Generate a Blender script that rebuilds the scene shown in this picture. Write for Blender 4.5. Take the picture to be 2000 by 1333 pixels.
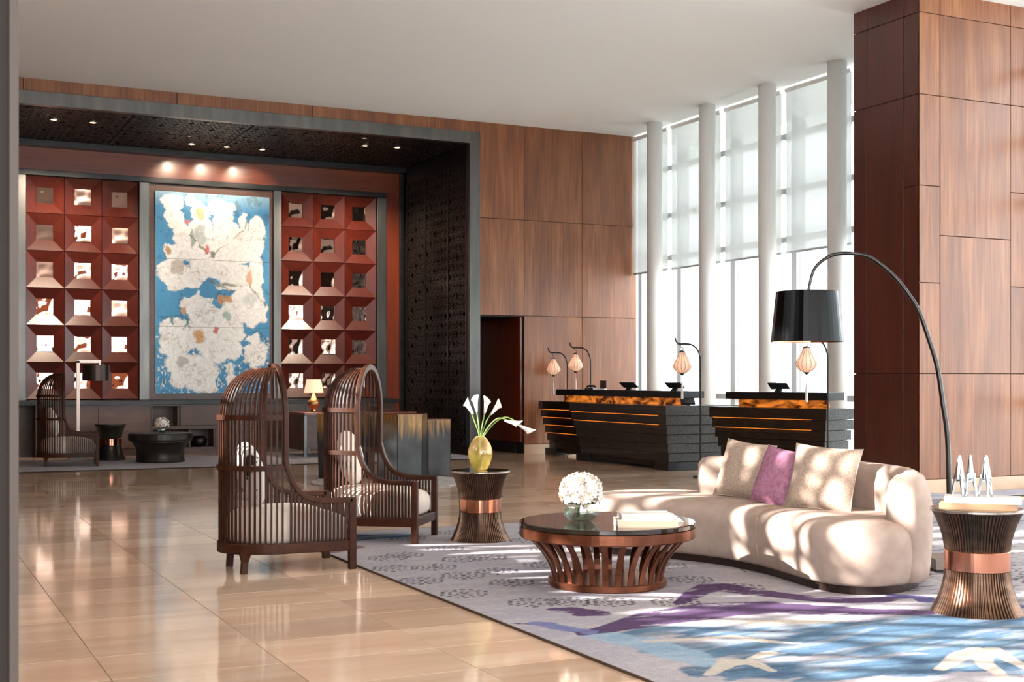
import bpy, math, random
import numpy as np
from mathutils import Vector, Matrix, noise as mnoise
random.seed(7); rng = np.random.default_rng(7)
PI = math.pi
scn = bpy.context.scene
for o in list(bpy.data.objects): bpy.data.objects.remove(o)
COL = scn.collection

# ------------------------------------------------------------------ camera, world, sun, exposure
YAW = math.atan(1220/2500.0)
cd = bpy.data.cameras.new('camera'); cam = bpy.data.objects.new('camera', cd); COL.objects.link(cam)
cam.location = (0, 0, 1.3); cam.rotation_euler = (PI/2, 0, -YAW)
cd.sensor_width = 36; cd.lens = 45.0; cd.shift_y = 0.0378
cd.clip_start = 0.05; cd.clip_end = 300
cd.dof.use_dof = True; cd.dof.focus_distance = 9.0; cd.dof.aperture_fstop = 11
scn.camera = cam

w = bpy.data.worlds.new('world'); scn.world = w; w.use_nodes = True
bg = w.node_tree.nodes['Background']; bg.inputs[0].default_value = (0.93, 0.965, 1.0, 1); bg.inputs[1].default_value = 4.0

sd = bpy.data.lights.new('sun', 'SUN'); sun = bpy.data.objects.new('sun', sd); COL.objects.link(sun)
sd.energy = 13; sd.angle = math.radians(0.55); sd.color = (1.0, 0.965, 0.92)
SUN_DIR = Vector((1.0, -0.27, -0.47))
sun.rotation_euler = SUN_DIR.to_track_quat('-Z', 'Y').to_euler()

def portal(loc, rot, sx, sy):
    l = bpy.data.lights.new('window_daylight', 'AREA'); l.shape = 'RECTANGLE'; l.size = sx; l.size_y = sy
    l.cycles.is_portal = True
    o = bpy.data.objects.new('window_daylight', l); COL.objects.link(o); o.location = loc; o.rotation_euler = rot
portal((13.2, 6, 2.9), (0, PI/2, 0), 5.7, 28)
portal((5, -8.2, 2.9), (PI/2, 0, 0), 15, 5.5)

vs = scn.view_settings
vs.view_transform = 'Standard'; vs.look = 'None'; vs.gamma = 1; vs.exposure = 0.95; vs.use_curve_mapping = False

# ------------------------------------------------------------------ mesh helpers
class MB:
    def __init__(s): s.v = []; s.f = []
    def add(s, vs_, fs_):
        n = len(s.v); s.v += [tuple(p) for p in vs_]; s.f += [tuple(i+n for i in f) for f in fs_]; return s
    def box(s, x0, y0, z0, x1, y1, z1):
        return s.add([(x0,y0,z0),(x1,y0,z0),(x1,y1,z0),(x0,y1,z0),(x0,y0,z1),(x1,y0,z1),(x1,y1,z1),(x0,y1,z1)],
                     [(0,3,2,1),(4,5,6,7),(0,1,5,4),(1,2,6,5),(2,3,7,6),(3,0,4,7)])
    def merge(s, o, M=None):
        return s.add([(M @ Vector(p)) if M else p for p in o.v], o.f)
    def prism(s, out, z0, z1, out2=None):
        n = len(out); o2 = out2 or out
        return s.add([(x,y,z0) for x,y in out]+[(x,y,z1) for x,y in o2],
                     [tuple(range(n-1,-1,-1)), tuple(range(n,2*n))]+[(i,(i+1)%n,n+(i+1)%n,n+i) for i in range(n)])
    def loft(s, rings, cap0=True, cap1=True, closed=True):
        n = len(rings[0]); vs_ = [p for r in rings for p in r]; fs_ = []
        m = n if closed else n-1
        for k in range(len(rings)-1):
            for i in range(m):
                j = (i+1) % n
                fs_.append((k*n+i, k*n+j, (k+1)*n+j, (k+1)*n+i))
        if cap0: fs_.append(tuple(range(n-1,-1,-1)))
        if cap1: fs_.append(tuple((len(rings)-1)*n+i for i in range(n)))
        return s.add(vs_, fs_)
    def lathe(s, prof, n=48, c=(0,0), rf=None, cap0=True, cap1=True, sy=1.0):
        rings = []
        for r, z in prof:
            ring = []
            for i in range(n):
                a = 2*PI*i/n; rr = r*(rf(a, z) if rf else 1)
                ring.append((c[0]+rr*math.cos(a), c[1]+sy*rr*math.sin(a), z))
            rings.append(ring)
        return s.loft(rings, cap0, cap1)
    def sweep(s, pts, sec, up=(0,0,1), closed=False, scales=None, cap=True):
        P = [Vector(p) for p in pts]; n = len(P)
        T = []
        for i in range(n):
            if closed: t = P[(i+1)%n]-P[i-1]
            else: t = P[min(i+1,n-1)]-P[max(i-1,0)]
            T.append(t.normalized())
        u = Vector(up); u = (u-T[0]*u.dot(T[0])).normalized()
        rings = []
        for i in range(n):
            if i:
                u = u-T[i]*u.dot(T[i]); u.normalize()
            b = T[i].cross(u); k = scales[i] if scales else 1
            rings.append([P[i]+b*(a*k)+u*(c*k) for a, c in sec])
        if closed:
            rings.append(rings[0]); return s.loft(rings, False, False)
        return s.loft(rings, cap, cap)
    def tube(s, pts, r, n=10, up=(0,0,1), scales=None, closed=False):
        return s.sweep(pts, [(r*math.cos(2*PI*i/n), r*math.sin(2*PI*i/n)) for i in range(n)], up, closed, scales)
    def sphere(s, c, r, n=12, m=8, sc=(1,1,1)):
        rings = []
        for k in range(1, m):
            t = PI*k/m-PI/2
            rings.append([(c[0]+sc[0]*r*math.cos(t)*math.cos(2*PI*i/n), c[1]+sc[1]*r*math.cos(t)*math.sin(2*PI*i/n), c[2]+sc[2]*r*math.sin(t)) for i in range(n)])
        return s.loft(rings)
def rsec(w_, t): return [(-w_/2,-t/2),(w_/2,-t/2),(w_/2,t/2),(-w_/2,t/2)]

def mesh(name, mb, mat, smooth=False):
    me = bpy.data.meshes.new(name); me.from_pydata([tuple(p) for p in mb.v], [], mb.f); me.update()
    me.materials.append(mat)
    if smooth: me.polygons.foreach_set('use_smooth', [True]*len(me.polygons))
    return me
def obj(name, mb, mat, parent=None, smooth=False, bevel=0, seg=2, label=None, kind=None):
    me = mb if isinstance(mb, bpy.types.Mesh) else mesh(name, mb, mat, smooth)
    o = bpy.data.objects.new(name, me); COL.objects.link(o)
    if parent: o.parent = parent
    if bevel:
        m = o.modifiers.new('bevel', 'BEVEL'); m.width = bevel; m.segments = seg; m.limit_method = 'ANGLE'; m.angle_limit = 0.7
    if label: o['label'] = label
    if kind: o['kind'] = kind
    return o
def thing(name, label, cat, loc=(0,0,0), rz=0, group=None):
    o = bpy.data.objects.new(name, None); COL.objects.link(o); o.empty_display_size = 0.1
    o.location = loc; o.rotation_euler = (0, 0, rz); return tag(o, label, cat, group)
def tag(o, label, cat, group=None):
    o['label'] = label; o['category'] = cat
    if group: o['group'] = group
    return o
def struct(name, mb, mat, parent=None, **k):
    o = obj(name, mb, mat, parent, **k)
    if not parent: o['kind'] = 'structure'
    return o
def copy_tree(root, loc, rz, label, group=None):
    def cp(o, par):
        c = o.copy(); COL.objects.link(c)
        if par: c.parent = par
        for ch in o.children: cp(ch, c)
        return c
    r = cp(root, None); r.location = loc; r.rotation_euler = (0, 0, rz); r['label'] = label
    if group: r['group'] = group
    return r
def box(*a): return MB().box(*a)
def smooth_pts(pts, n=6, closed=False):
    P = [Vector(p) for p in pts]; N = len(P); out = []
    R = range(N) if closed else range(N-1)
    for i in R:
        p0 = P[(i-1)%N] if closed else P[max(i-1,0)]; p1 = P[i]; p2 = P[(i+1)%N]; p3 = P[(i+2)%N] if closed else P[min(i+2,N-1)]
        for k in range(n):
            t = k/n
            out.append(0.5*((2*p1)+(p2-p0)*t+(2*p0-5*p1+4*p2-p3)*t*t+(3*p1-p0-3*p2+p3)*t**3))
    if not closed: out.append(P[-1])
    return out

# ------------------------------------------------------------------ materials
def lin(c):
    if isinstance(c, str): c = tuple(int(c[i:i+2],16)/255 for i in (0,2,4))
    return tuple((x/12.92 if x <= .04045 else ((x+.055)/1.055)**2.4) for x in c)+(1,)
class NT:
    def __init__(s, name):
        s.m = bpy.data.materials.new(name); s.m.use_nodes = True; s.t = s.m.node_tree
        s.b = s.t.nodes['Principled BSDF']; s.out = s.t.nodes['Material Output']
    def n(s, typ, **k):
        x = s.t.nodes.new(typ)
        for a, b in k.items(): setattr(x, a, b)
        return x
    def l(s, a, b): s.t.links.new(a, b)
    def setp(s, **k):
        names = dict(rough='Roughness', metal='Metallic', coat='Coat Weight', crough='Coat Roughness', trans='Transmission Weight', ior='IOR', sheen='Sheen Weight', spec='Specular IOR Level', estr='Emission Strength', aniso='Anisotropic')
        for a, b in k.items(): s.b.inputs[names[a]].default_value = b
        return s
def flat(name, c, **k):
    t = NT(name); t.b.inputs['Base Color'].default_value = lin(c); t.setp(**k); return t.m
def noisy(name, c1, c2, scale=(5,5,5), detail=4, bump=0.0, bscale=None, lo=.3, hi=.7, rnd=0.0, coords='Object', **k):
    t = NT(name); t.setp(**k)
    tc = t.n('ShaderNodeTexCoord'); mp = t.n('ShaderNodeMapping'); mp.inputs['Scale'].default_value = scale
    t.l(tc.outputs[coords], mp.inputs[0])
    no = t.n('ShaderNodeTexNoise'); no.inputs['Scale'].default_value = 1; no.inputs['Detail'].default_value = detail
    t.l(mp.outputs[0], no.inputs['Vector'])
    if rnd:
        oi = t.n('ShaderNodeObjectInfo'); mu = t.n('ShaderNodeVectorMath', operation='SCALE'); mu.inputs[0].default_value = (17, 31, 13)
        t.l(oi.outputs['Random'], mu.inputs['Scale']); t.l(mu.outputs[0], mp.inputs['Location'])
    cr = t.n('ShaderNodeValToRGB'); e = cr.color_ramp.elements
    e[0].position = lo; e[0].color = lin(c1); e[1].position = hi; e[1].color = lin(c2)
    t.l(no.outputs['Fac'], cr.inputs[0]); col = cr.outputs[0]
    if rnd:
        hs = t.n('ShaderNodeHueSaturation'); mr = t.n('ShaderNodeMapRange'); mr.inputs[3].default_value = 1-rnd; mr.inputs[4].default_value = 1+rnd
        t.l(oi.outputs['Random'], mr.inputs[0]); t.l(mr.outputs[0], hs.inputs['Value']); t.l(col, hs.inputs['Color']); col = hs.outputs[0]
    t.l(col, t.b.inputs['Base Color'])
    if bump:
        b = t.n('ShaderNodeBump'); b.inputs['Strength'].default_value = bump; b.inputs['Distance'].default_value = .01
        src = no.outputs['Fac']
        if bscale:
            n2 = t.n('ShaderNodeTexNoise'); n2.inputs['Scale'].default_value = bscale; n2.inputs['Detail'].default_value = 3
            t.l(tc.outputs[coords], n2.inputs['Vector']); src = n2.outputs['Fac']
        t.l(src, b.inputs['Height']); t.l(b.outputs[0], t.b.inputs['Normal'])
    return t.m
def wood(name, c1, c2, c3, grain=(38,38,1.2), rough=.32, coat=.25, rnd=.09, crough=.15, bump=.04):
    t = NT(name); t.setp(rough=rough, coat=coat, crough=crough)
    tc = t.n('ShaderNodeTexCoord'); mp = t.n('ShaderNodeMapping'); mp.inputs['Scale'].default_value = grain
    t.l(tc.outputs['Object'], mp.inputs[0])
    oi = t.n('ShaderNodeObjectInfo'); mu = t.n('ShaderNodeVectorMath', operation='SCALE'); mu.inputs[0].default_value = (17, 31, 13)
    t.l(oi.outputs['Random'], mu.inputs['Scale']); t.l(mu.outputs[0], mp.inputs['Location'])
    n1 = t.n('ShaderNodeTexNoise'); n1.inputs['Scale'].default_value = 1; n1.inputs['Detail'].default_value = 5; n1.inputs['Roughness'].default_value = .62
    t.l(mp.outputs[0], n1.inputs['Vector'])
    m2 = t.n('ShaderNodeMapping'); m2.inputs['Scale'].default_value = tuple(g*.09 if g > 5 else g*.5 for g in grain); t.l(tc.outputs['Object'], m2.inputs[0]); t.l(mu.outputs[0], m2.inputs['Location'])
    n2 = t.n('ShaderNodeTexNoise'); n2.inputs['Scale'].default_value = 1; n2.inputs['Detail'].default_value = 3; t.l(m2.outputs[0], n2.inputs['Vector'])
    cr = t.n('ShaderNodeValToRGB'); e = cr.color_ramp.elements
    e[0].position = .32; e[0].color = lin(c1); e[1].position = .68; e[1].color = lin(c3)
    x = e.new(.5); x.color = lin(c2)
    ad = t.n('ShaderNodeMath', operation='MULTIPLY_ADD'); ad.inputs[1].default_value = .55
    sc = t.n('ShaderNodeMath', operation='MULTIPLY'); sc.inputs[1].default_value = .45; t.l(n2.outputs['Fac'], sc.inputs[0])
    t.l(n1.outputs['Fac'], ad.inputs[0]); t.l(sc.outputs[0], ad.inputs[2]); t.l(ad.outputs[0], cr.inputs[0])
    hs = t.n('ShaderNodeHueSaturation'); mr = t.n('ShaderNodeMapRange'); mr.inputs[3].default_value = 1-rnd; mr.inputs[4].default_value = 1+rnd
    t.l(oi.outputs['Random'], mr.inputs[0]); t.l(mr.outputs[0], hs.inputs['Value']); t.l(cr.outputs[0], hs.inputs['Color'])
    t.l(hs.outputs[0], t.b.inputs['Base Color'])
    b = t.n('ShaderNodeBump'); b.inputs['Strength'].default_value = bump; b.inputs['Distance'].default_value = .01
    t.l(n1.outputs['Fac'], b.inputs['Height']); t.l(b.outputs[0], t.b.inputs['Normal'])
    return t.m
M = {}
M['panel'] = wood('walnut_wall_panel', '5d331c', '7c4a2b', '9a6741', rough=.4, coat=.12, crough=.25)
M['backing'] = flat('dark_joint', '1c0f0a', rough=.8)
M['red'] = wood('red_stained_wood', '5c2411', '712f17', '83391e', rough=.3, coat=.3)
M['redh'] = wood('red_stained_wood_horizontal', '5c2411', '74341a', '8a4422', grain=(1.2,30,30), rough=.3, coat=.3)
M['tile'] = wood('carved_red_tile_wood', '4a1a12', '571f15', '64291d', grain=(20,20,4), rough=.33, coat=.35, rnd=.12)
M['dark'] = wood('dark_cabinet_wood', '3b241a', '4d3022', '5e3d2c', grain=(3,30,30), rough=.4, coat=.15)
M['chair'] = wood('dark_walnut_frame', '260f06', '391b0d', '4a2815', grain=(12,12,12), rough=.45, coat=0, rnd=.03)
M['chair'].node_tree.nodes['Principled BSDF'].inputs['Specular IOR Level'].default_value = .22
M['metal'] = noisy('brushed_dark_steel', '5c5c5a', '72716e', (6,6,1), metal=.9, rough=.33)
M['metalh'] = noisy('brushed_gunmetal', '2b2c2c', '3b3c3c', (1,6,6), metal=.8, rough=.35)
M['lattice'] = flat('black_lattice', '231f1d', rough=.4)
M['glowback'] = noisy('wood_with_painted_glow', '1c0f08', '7d4824', (.9,.9,.5), rough=.6, lo=.4, hi=.75)  # patchy warm glow behind the fretwork, put into the wood colour
M['black'] = flat('black_lacquer', '0b0a0a', rough=.35)
M['ceiling'] = flat('ceiling_paint', 'ecedeb', rough=.9, spec=.2)
M['white'] = flat('white_column_paint', 'e6e5e2', rough=.5)
M['cream'] = noisy('cream_stone_skirting', 'b3977f', 'c8ac93', (3,3,3), rough=.35)
M['greypaint'] = flat('grey_aluminium', 'b4b6b8', rough=.6)
M['mirror'] = None

# polished marble with a tone per tile
TX0, TXS, TY0, TYS = .873, .759, 6.73, .497
t = NT('polished_beige_marble'); t.setp(rough=.08, spec=.2)
g = t.n('ShaderNodeNewGeometry'); sb = t.n('ShaderNodeVectorMath', operation='SUBTRACT'); sb.inputs[1].default_value = (TX0, TY0, 0)
dv = t.n('ShaderNodeVectorMath', operation='DIVIDE'); dv.inputs[1].default_value = (TXS, TYS, 1)
fl = t.n('ShaderNodeVectorMath', operation='FLOOR'); wn = t.n('ShaderNodeTexWhiteNoise')
fm = t.n('ShaderNodeVectorMath', operation='MULTIPLY'); fm.inputs[1].default_value = (1,1,0)
t.l(g.outputs['Position'], sb.inputs[0]); t.l(sb.outputs[0], dv.inputs[0]); t.l(dv.outputs[0], fl.inputs[0]); t.l(fl.outputs[0], fm.inputs[0]); t.l(fm.outputs[0], wn.inputs['Vector'])
m1 = t.n('ShaderNodeMapping'); m1.inputs['Scale'].default_value = (.8, 4.5, 1); t.l(g.outputs['Position'], m1.inputs[0])
ofs = t.n('ShaderNodeVectorMath', operation='SCALE'); ofs.inputs['Scale'].default_value = 7; t.l(wn.outputs['Color'], ofs.inputs[0]); t.l(ofs.outputs[0], m1.inputs['Location'])
n1 = t.n('ShaderNodeTexNoise'); n1.inputs['Scale'].default_value = 1; n1.inputs['Detail'].default_value = 6; n1.inputs['Distortion'].default_value = .5; t.l(m1.outputs[0], n1.inputs['Vector'])
cr = t.n('ShaderNodeValToRGB'); e = cr.color_ramp.elements; e[0].position = .3; e[0].color = lin('cba98e'); e[1].position = .7; e[1].color = lin('dcc0a7')
t.l(n1.outputs['Fac'], cr.inputs[0])
hs = t.n('ShaderNodeHueSaturation'); mr = t.n('ShaderNodeMapRange'); mr.inputs[3].default_value = .79; mr.inputs[4].default_value = 1.08
t.l(wn.outputs['Value'], mr.inputs[0]); t.l(mr.outputs[0], hs.inputs['Value']); t.l(cr.outputs[0], hs.inputs['Color']); t.l(hs.outputs[0], t.b.inputs['Base Color'])
M['marble'] = t.m
M['grout'] = flat('floor_grout', '7c5d48', rough=.7)

# wavy copper-tinted mirror
t = NT('wavy_mirror'); t.setp(metal=1, rough=.03); t.b.inputs['Base Color'].default_value = lin('c3a292')
tc = t.n('ShaderNodeTexCoord'); no = t.n('ShaderNodeTexNoise'); no.inputs['Scale'].default_value = 3.5; no.inputs['Detail'].default_value = 1
b = t.n('ShaderNodeBump'); b.inputs['Strength'].default_value = .35; b.inputs['Distance'].default_value = .05
t.l(tc.outputs['Object'], no.inputs['Vector']); t.l(no.outputs['Fac'], b.inputs['Height']); t.l(b.outputs[0], t.b.inputs['Normal']); M['mirror'] = t.m

def mixsh(name, parts):
    t = NT(name); t.t.nodes.remove(t.b); cur = None
    for (sh, fac) in parts:
        s_ = sh(t)
        if cur is None: cur = s_
        else:
            mx = t.n('ShaderNodeMixShader'); mx.inputs[0].default_value = fac; t.l(cur, mx.inputs[1]); t.l(s_, mx.inputs[2]); cur = mx.outputs[0]
    t.l(cur, t.out.inputs[0]); return t.m
def S(kind, c, **k):
    def f(t):
        n = t.n(kind); n.inputs['Color'].default_value = lin(c)
        for a, b in k.items(): n.inputs[a].default_value = b
        return n.outputs[0]
    return f
M['shade'] = mixsh('roller_blind_mesh', [(S('ShaderNodeBsdfTransparent','b5b5b5'),0),(S('ShaderNodeBsdfTranslucent','c9c9c6'),.5),(S('ShaderNodeBsdfDiffuse','f2f1ee'),.15)])
M['pane'] = mixsh('window_glass', [(S('ShaderNodeBsdfTransparent','fafdfd'),0),(S('ShaderNodeBsdfGlossy','ffffff',Roughness=.02),.05)])
M['glass'] = mixsh('clear_glass', [(S('ShaderNodeBsdfTransparent','eef5f2'),0),(S('ShaderNodeBsdfGlossy','ffffff',Roughness=.02),.22)])
M['amberglass'] = mixsh('amber_green_glass', [(S('ShaderNodeBsdfTransparent','f0dfc0'),0),(S('ShaderNodeBsdfGlossy','fff6dd',Roughness=.05),.15),(S('ShaderNodeBsdfTranslucent','eccfa0'),.4)])
M['water'] = mixsh('green_tinted_water', [(S('ShaderNodeBsdfTransparent','e2ead0'),0),(S('ShaderNodeBsdfTranslucent','dde3b8'),.35)])
def fabric(name, c1, c2, sc=60, **k): return noisy(name, c1, c2, (sc,)*3, bump=.15, bscale=260, rough=.9, spec=.15, **k)
M['sofa'] = fabric('oatmeal_upholstery', 'a08b7e', 'b09c90', 9)
M['cushion'] = fabric('white_cushion_cloth', 'dccdbf', 'e6dace', 9)
M['beige'] = fabric('beige_pillow_cloth', '9a8475', 'bba796', 90)
M['pink'] = fabric('mauve_pillow_cloth', '95607a', 'b27f93', 40)
M['squiggle'] = noisy('white_cloth_with_black_squiggles', '2b2826', 'e2dcd5', (9,9,14), detail=2, lo=.38, hi=.42, rough=.9)
M['plinth'] = flat('dark_bronze_plinth', '3a2c27', rough=.3, metal=.6)
M['bronze'] = noisy('copper_bronze', '5c3423', '7d4a33', (8,8,8), metal=.75, rough=.3)
M['rib'] = noisy('ribbed_dark_bronze', '4a382e', '6d5444', (6,6,20), metal=.9, rough=.28)
M['rimm'] = flat('pewter_rim', 'a59a90', metal=1, rough=.25)
M['copper'] = flat('polished_copper', 'c98d74', metal=1, rough=.16)
M['darktop'] = noisy('dark_polished_stone', '17130f', '3a2e26', (4,4,4), detail=8, lo=.45, hi=.9, rough=.05, spec=.8)
M['chrome'] = flat('chrome', 'c9d2da', metal=1, rough=.07)
M['steel'] = flat('dark_chrome_tube', '3c3b3a', metal=1, rough=.14)
M['shadeblk'] = flat('black_glossy_lamp_shade', '060606', rough=.2, spec=.14)
M['slab'] = noisy('dark_textured_counter_slab', '130e0b', '3a271b', (9,9,60), detail=6, lo=.4, hi=.9, bump=.5, rough=.25, coat=.4)
M['slabgrey'] = noisy('charcoal_textured_end_slab', '1d1b18', '4b4036', (60,60,60), detail=4, lo=.45, hi=.8, bump=.6, rough=.4)
M['bronzedark'] = flat('dark_patina_bronze', '2f2a25', metal=.5, rough=.3)
M['linen'] = flat('ivory_lamp_shade', 'e9dccb', rough=.8)
M['gold'] = flat('champagne_gold', 'b98c62', metal=.85, rough=.25)
M['iron'] = flat('dark_iron_pole', '2b2826', metal=.7, rough=.35)
M['clearwater'] = mixsh('clear_water', [(S('ShaderNodeBsdfTransparent','e6efe8'),0),(S('ShaderNodeBsdfGlossy','ffffff',Roughness=.03),.12)])
M['lantern'] = mixsh('lantern_silk', [(S('ShaderNodeBsdfDiffuse','f6e4d8'),0),(S('ShaderNodeBsdfTranslucent','fbdcc8'),.5)])
M['tassel'] = flat('pale_tassel', 'cfc9c2', rough=.9)
M['petal'] = flat('ivory_petals', 'f3ece2', rough=.7)
M['petalp'] = flat('blush_petals', 'e6c6b3', rough=.7)
M['green'] = noisy('green_stem', '5c7f34', '9db866', (20,20,20), rough=.5)
M['leaf'] = flat('dark_green_leaf', '2d4a26', rough=.5)
M['paper'] = flat('white_paper', 'c6bfb5', rough=.7)
M['bookcream'] = flat('cream_book_cover', 'b7a38d', rough=.6)
M['booktan'] = flat('tan_book_spine', 'a98463', rough=.6)
M['rubber'] = flat('black_plastic', '121212', rough=.4)
def emis(name, c, s):
    t = NT(name); t.b.inputs['Base Color'].default_value = lin(c); t.b.inputs['Emission Color'].default_value = lin(c); t.setp(estr=s); return t.m
M['strip'] = emis('amber_led_strip', 'ff8a2a', 3.0)
M['bulb'] = emis('warm_downlight_lens', 'ffd2a0', 30)
M['lbulb'] = emis('lantern_bulb', 'ffd9b5', 5)
M['lampglow'] = emis('lit_linen_shade', 'ecc9a4', .55)
# backlit onyx
t = NT('backlit_amber_onyx'); tc = t.n('ShaderNodeTexCoord'); mp = t.n('ShaderNodeMapping'); mp.inputs['Scale'].default_value = (2.2,2.2,5); mp.inputs['Rotation'].default_value = (0.5,.5,.3)
no = t.n('ShaderNodeTexNoise'); no.inputs['Scale'].default_value = 1.2; no.inputs['Detail'].default_value = 5; no.inputs['Distortion'].default_value = 1.5
cr = t.n('ShaderNodeValToRGB'); e = cr.color_ramp.elements; e[0].position = .38; e[0].color = lin('3a1406'); e[1].position = .62; e[1].color = lin('d97a2b')
t.l(tc.outputs['Object'], mp.inputs[0]); t.l(mp.outputs[0], no.inputs['Vector']); t.l(no.outputs['Fac'], cr.inputs[0]); t.l(cr.outputs[0], t.b.inputs['Base Color']); t.l(cr.outputs[0], t.b.inputs['Emission Color']); t.setp(estr=.55, rough=.2); M['onyx'] = t.m
# patinated desk block: dark zinc below, gold leaf towards the top
def patina(name, dark, dark2):
    t = NT(name); tc = t.n('ShaderNodeTexCoord'); sx = t.n('ShaderNodeSeparateXYZ'); t.l(tc.outputs['Object'], sx.inputs[0])
    mp = t.n('ShaderNodeMapping'); mp.inputs['Scale'].default_value = (26,26,3); t.l(tc.outputs['Object'], mp.inputs[0])
    no = t.n('ShaderNodeTexNoise'); no.inputs['Scale'].default_value = 1; no.inputs['Detail'].default_value = 6; t.l(mp.outputs[0], no.inputs['Vector'])
    ma = t.n('ShaderNodeMath', operation='MULTIPLY_ADD'); ma.inputs[1].default_value = .45; t.l(no.outputs['Fac'], ma.inputs[0]); t.l(sx.outputs[2], ma.inputs[2])
    mr = t.n('ShaderNodeMapRange'); mr.inputs[1].default_value = .76; mr.inputs[2].default_value = .98; t.l(ma.outputs[0], mr.inputs[0])
    c1 = t.n('ShaderNodeValToRGB'); e = c1.color_ramp.elements; e[0].position = .35; e[0].color = lin(dark); e[1].position = .65; e[1].color = lin(dark2)
    c2 = t.n('ShaderNodeValToRGB'); e = c2.color_ramp.elements; e[0].position = .35; e[0].color = lin('4f3717'); e[1].position = .65; e[1].color = lin('8f6c3e')
    n3 = t.n('ShaderNodeTexNoise'); n3.inputs['Scale'].default_value = 4; t.l(tc.outputs['Object'], n3.inputs['Vector'])
    t.l(n3.outputs['Fac'], c1.inputs[0]); t.l(no.outputs['Fac'], c2.inputs[0])
    mx = t.n('ShaderNodeMix', data_type='RGBA'); t.l(mr.outputs[0], mx.inputs[0]); t.l(c1.outputs[0], mx.inputs[6]); t.l(c2.outputs[0], mx.inputs[7]); t.l(mx.outputs[2], t.b.inputs['Base Color'])
    t.setp(metal=.35, rough=.3); return t.m
M['patina'] = patina('gold_topped_charcoal_patina', '1a1a1a', '303030')
M['patinapale'] = patina('gold_topped_pale_patina', '4d5254', '8b9397')  # same patina in a paler grey
def vcol(name, rough, bump=0, bs=200, **k):
    t = NT(name); a = t.n('ShaderNodeAttribute'); a.attribute_name = 'Col'; t.l(a.outputs['Color'], t.b.inputs['Base Color']); t.setp(rough=rough, **k)
    if bump:
        tc = t.n('ShaderNodeTexCoord'); no = t.n('ShaderNodeTexNoise'); no.inputs['Scale'].default_value = bs; t.l(tc.outputs['Object'], no.inputs['Vector'])
        b = t.n('ShaderNodeBump'); b.inputs['Strength'].default_value = bump; b.inputs['Distance'].default_value = .01; t.l(no.outputs['Fac'], b.inputs['Height']); t.l(b.outputs[0], t.b.inputs['Normal'])
    return t.m
M['rug'] = vcol('woven_rug_pile', .95, .6, 160, spec=.05)
M['paint'] = vcol('painted_canvas', .5, .8, 45)

# numpy noise for the printed/woven designs
def vnoise(x, y, seed):
    xi = np.floor(x).astype(int); yi = np.floor(y).astype(int); fx = x-xi; fy = y-yi
    def h(a, b):
        n = (a*374761393+b*668265263+seed*1442695) & 0x7fffffff
        n = (n ^ (n >> 13))*1274126177 & 0x7fffffff
        return ((n ^ (n >> 16)) & 0xffff)/65535.0
    fx = fx*fx*(3-2*fx); fy = fy*fy*(3-2*fy)
    return (h(xi,yi)*(1-fx)+h(xi+1,yi)*fx)*(1-fy)+(h(xi,yi+1)*(1-fx)+h(xi+1,yi+1)*fx)*fy
def fbm(x, y, seed=0, o=4):
    s_ = 0; a = .5; tot = 0
    for k in range(o): s_ = s_+a*vnoise(x*2**k+k*13.7, y*2**k+k*7.3, seed+k); tot += a; a *= .5
    return s_/tot
def sstep(a, b, x): t_ = np.clip((x-a)/(b-a), 0, 1); return t_*t_*(3-2*t_)
def L3(h): return np.array(lin(h)[:3])
def grid_mesh(name, xs, ys, pos, colors, mat):
    nx, ny = len(xs), len(ys); X, Y = np.meshgrid(xs, ys)
    co = pos(X.ravel(), Y.ravel()); me = bpy.data.meshes.new(name)
    i = np.arange((ny-1)*(nx-1)); r = i//(nx-1); c = i % (nx-1); a = r*nx+c
    q = np.stack([a, a+1, a+nx+1, a+nx], 1).astype(np.int32)
    me.vertices.add(nx*ny); me.vertices.foreach_set('co', co.astype(np.float32).ravel())
    me.loops.add(q.size); me.loops.foreach_set('vertex_index', q.ravel())
    me.polygons.add(len(q)); me.polygons.foreach_set('loop_start', np.arange(0, q.size, 4, dtype=np.int32)); me.polygons.foreach_set('loop_total', np.full(len(q), 4, dtype=np.int32))
    me.update(calc_edges=True)
    ca = me.color_attributes.new('Col', 'FLOAT_COLOR', 'POINT'); cc = np.ones((nx*ny, 4), np.float32); cc[:, :3] = colors(X.ravel(), Y.ravel()); ca.data.foreach_set('color', cc.ravel())
    me.materials.append(mat); return me

# ------------------------------------------------------------------ floor
CH = 5.75
fl_o = struct('floor', box(-3, -9, -.3, 14, 24.5, -.004), M['grout'])
tile_me = {}
def tile_mesh():
    mb = MB(); w_, d_ = TXS-.003, TYS-.003; b_ = .0015
    mb.add([(b_,b_,0),(w_-b_,b_,0),(w_-b_,d_-b_,0),(b_,d_-b_,0),(0,0,-b_),(w_,0,-b_),(w_,d_,-b_),(0,d_,-b_),(0,0,-.004),(w_,0,-.004),(w_,d_,-.004),(0,d_,-.004)],
           [(0,1,2,3),(4,5,1,0),(5,6,2,1),(6,7,3,2),(7,4,0,3),(8,9,5,4),(9,10,6,5),(10,11,7,6),(11,8,4,7)])
    return mesh('marble_tile', mb, M['marble'])
tm = tile_mesh(); far = MB()
for iy in range(-32, 36):
    for ix in range(-5, 18):
        x = TX0+ix*TXS; y = TY0+iy*TYS
        if x > 13.9 or y > 24: continue
        near = 4.2 < y < 14.2 and x+TXS > .08*y and x < 1.12*y
        covered = x > 2.93 and y+TYS < 10.33
        if near and not covered:
            o = obj('marble_tile', tm, None, fl_o); o.location = (x, y, 0)
        else:
            if covered and x < 10 and y > 0: continue
            far.add([(x,y,0),(x+TXS-.003,y,0),(x+TXS-.003,y+TYS-.003,0),(x,y+TYS-.003,0)], [(0,1,2,3)])
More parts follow.
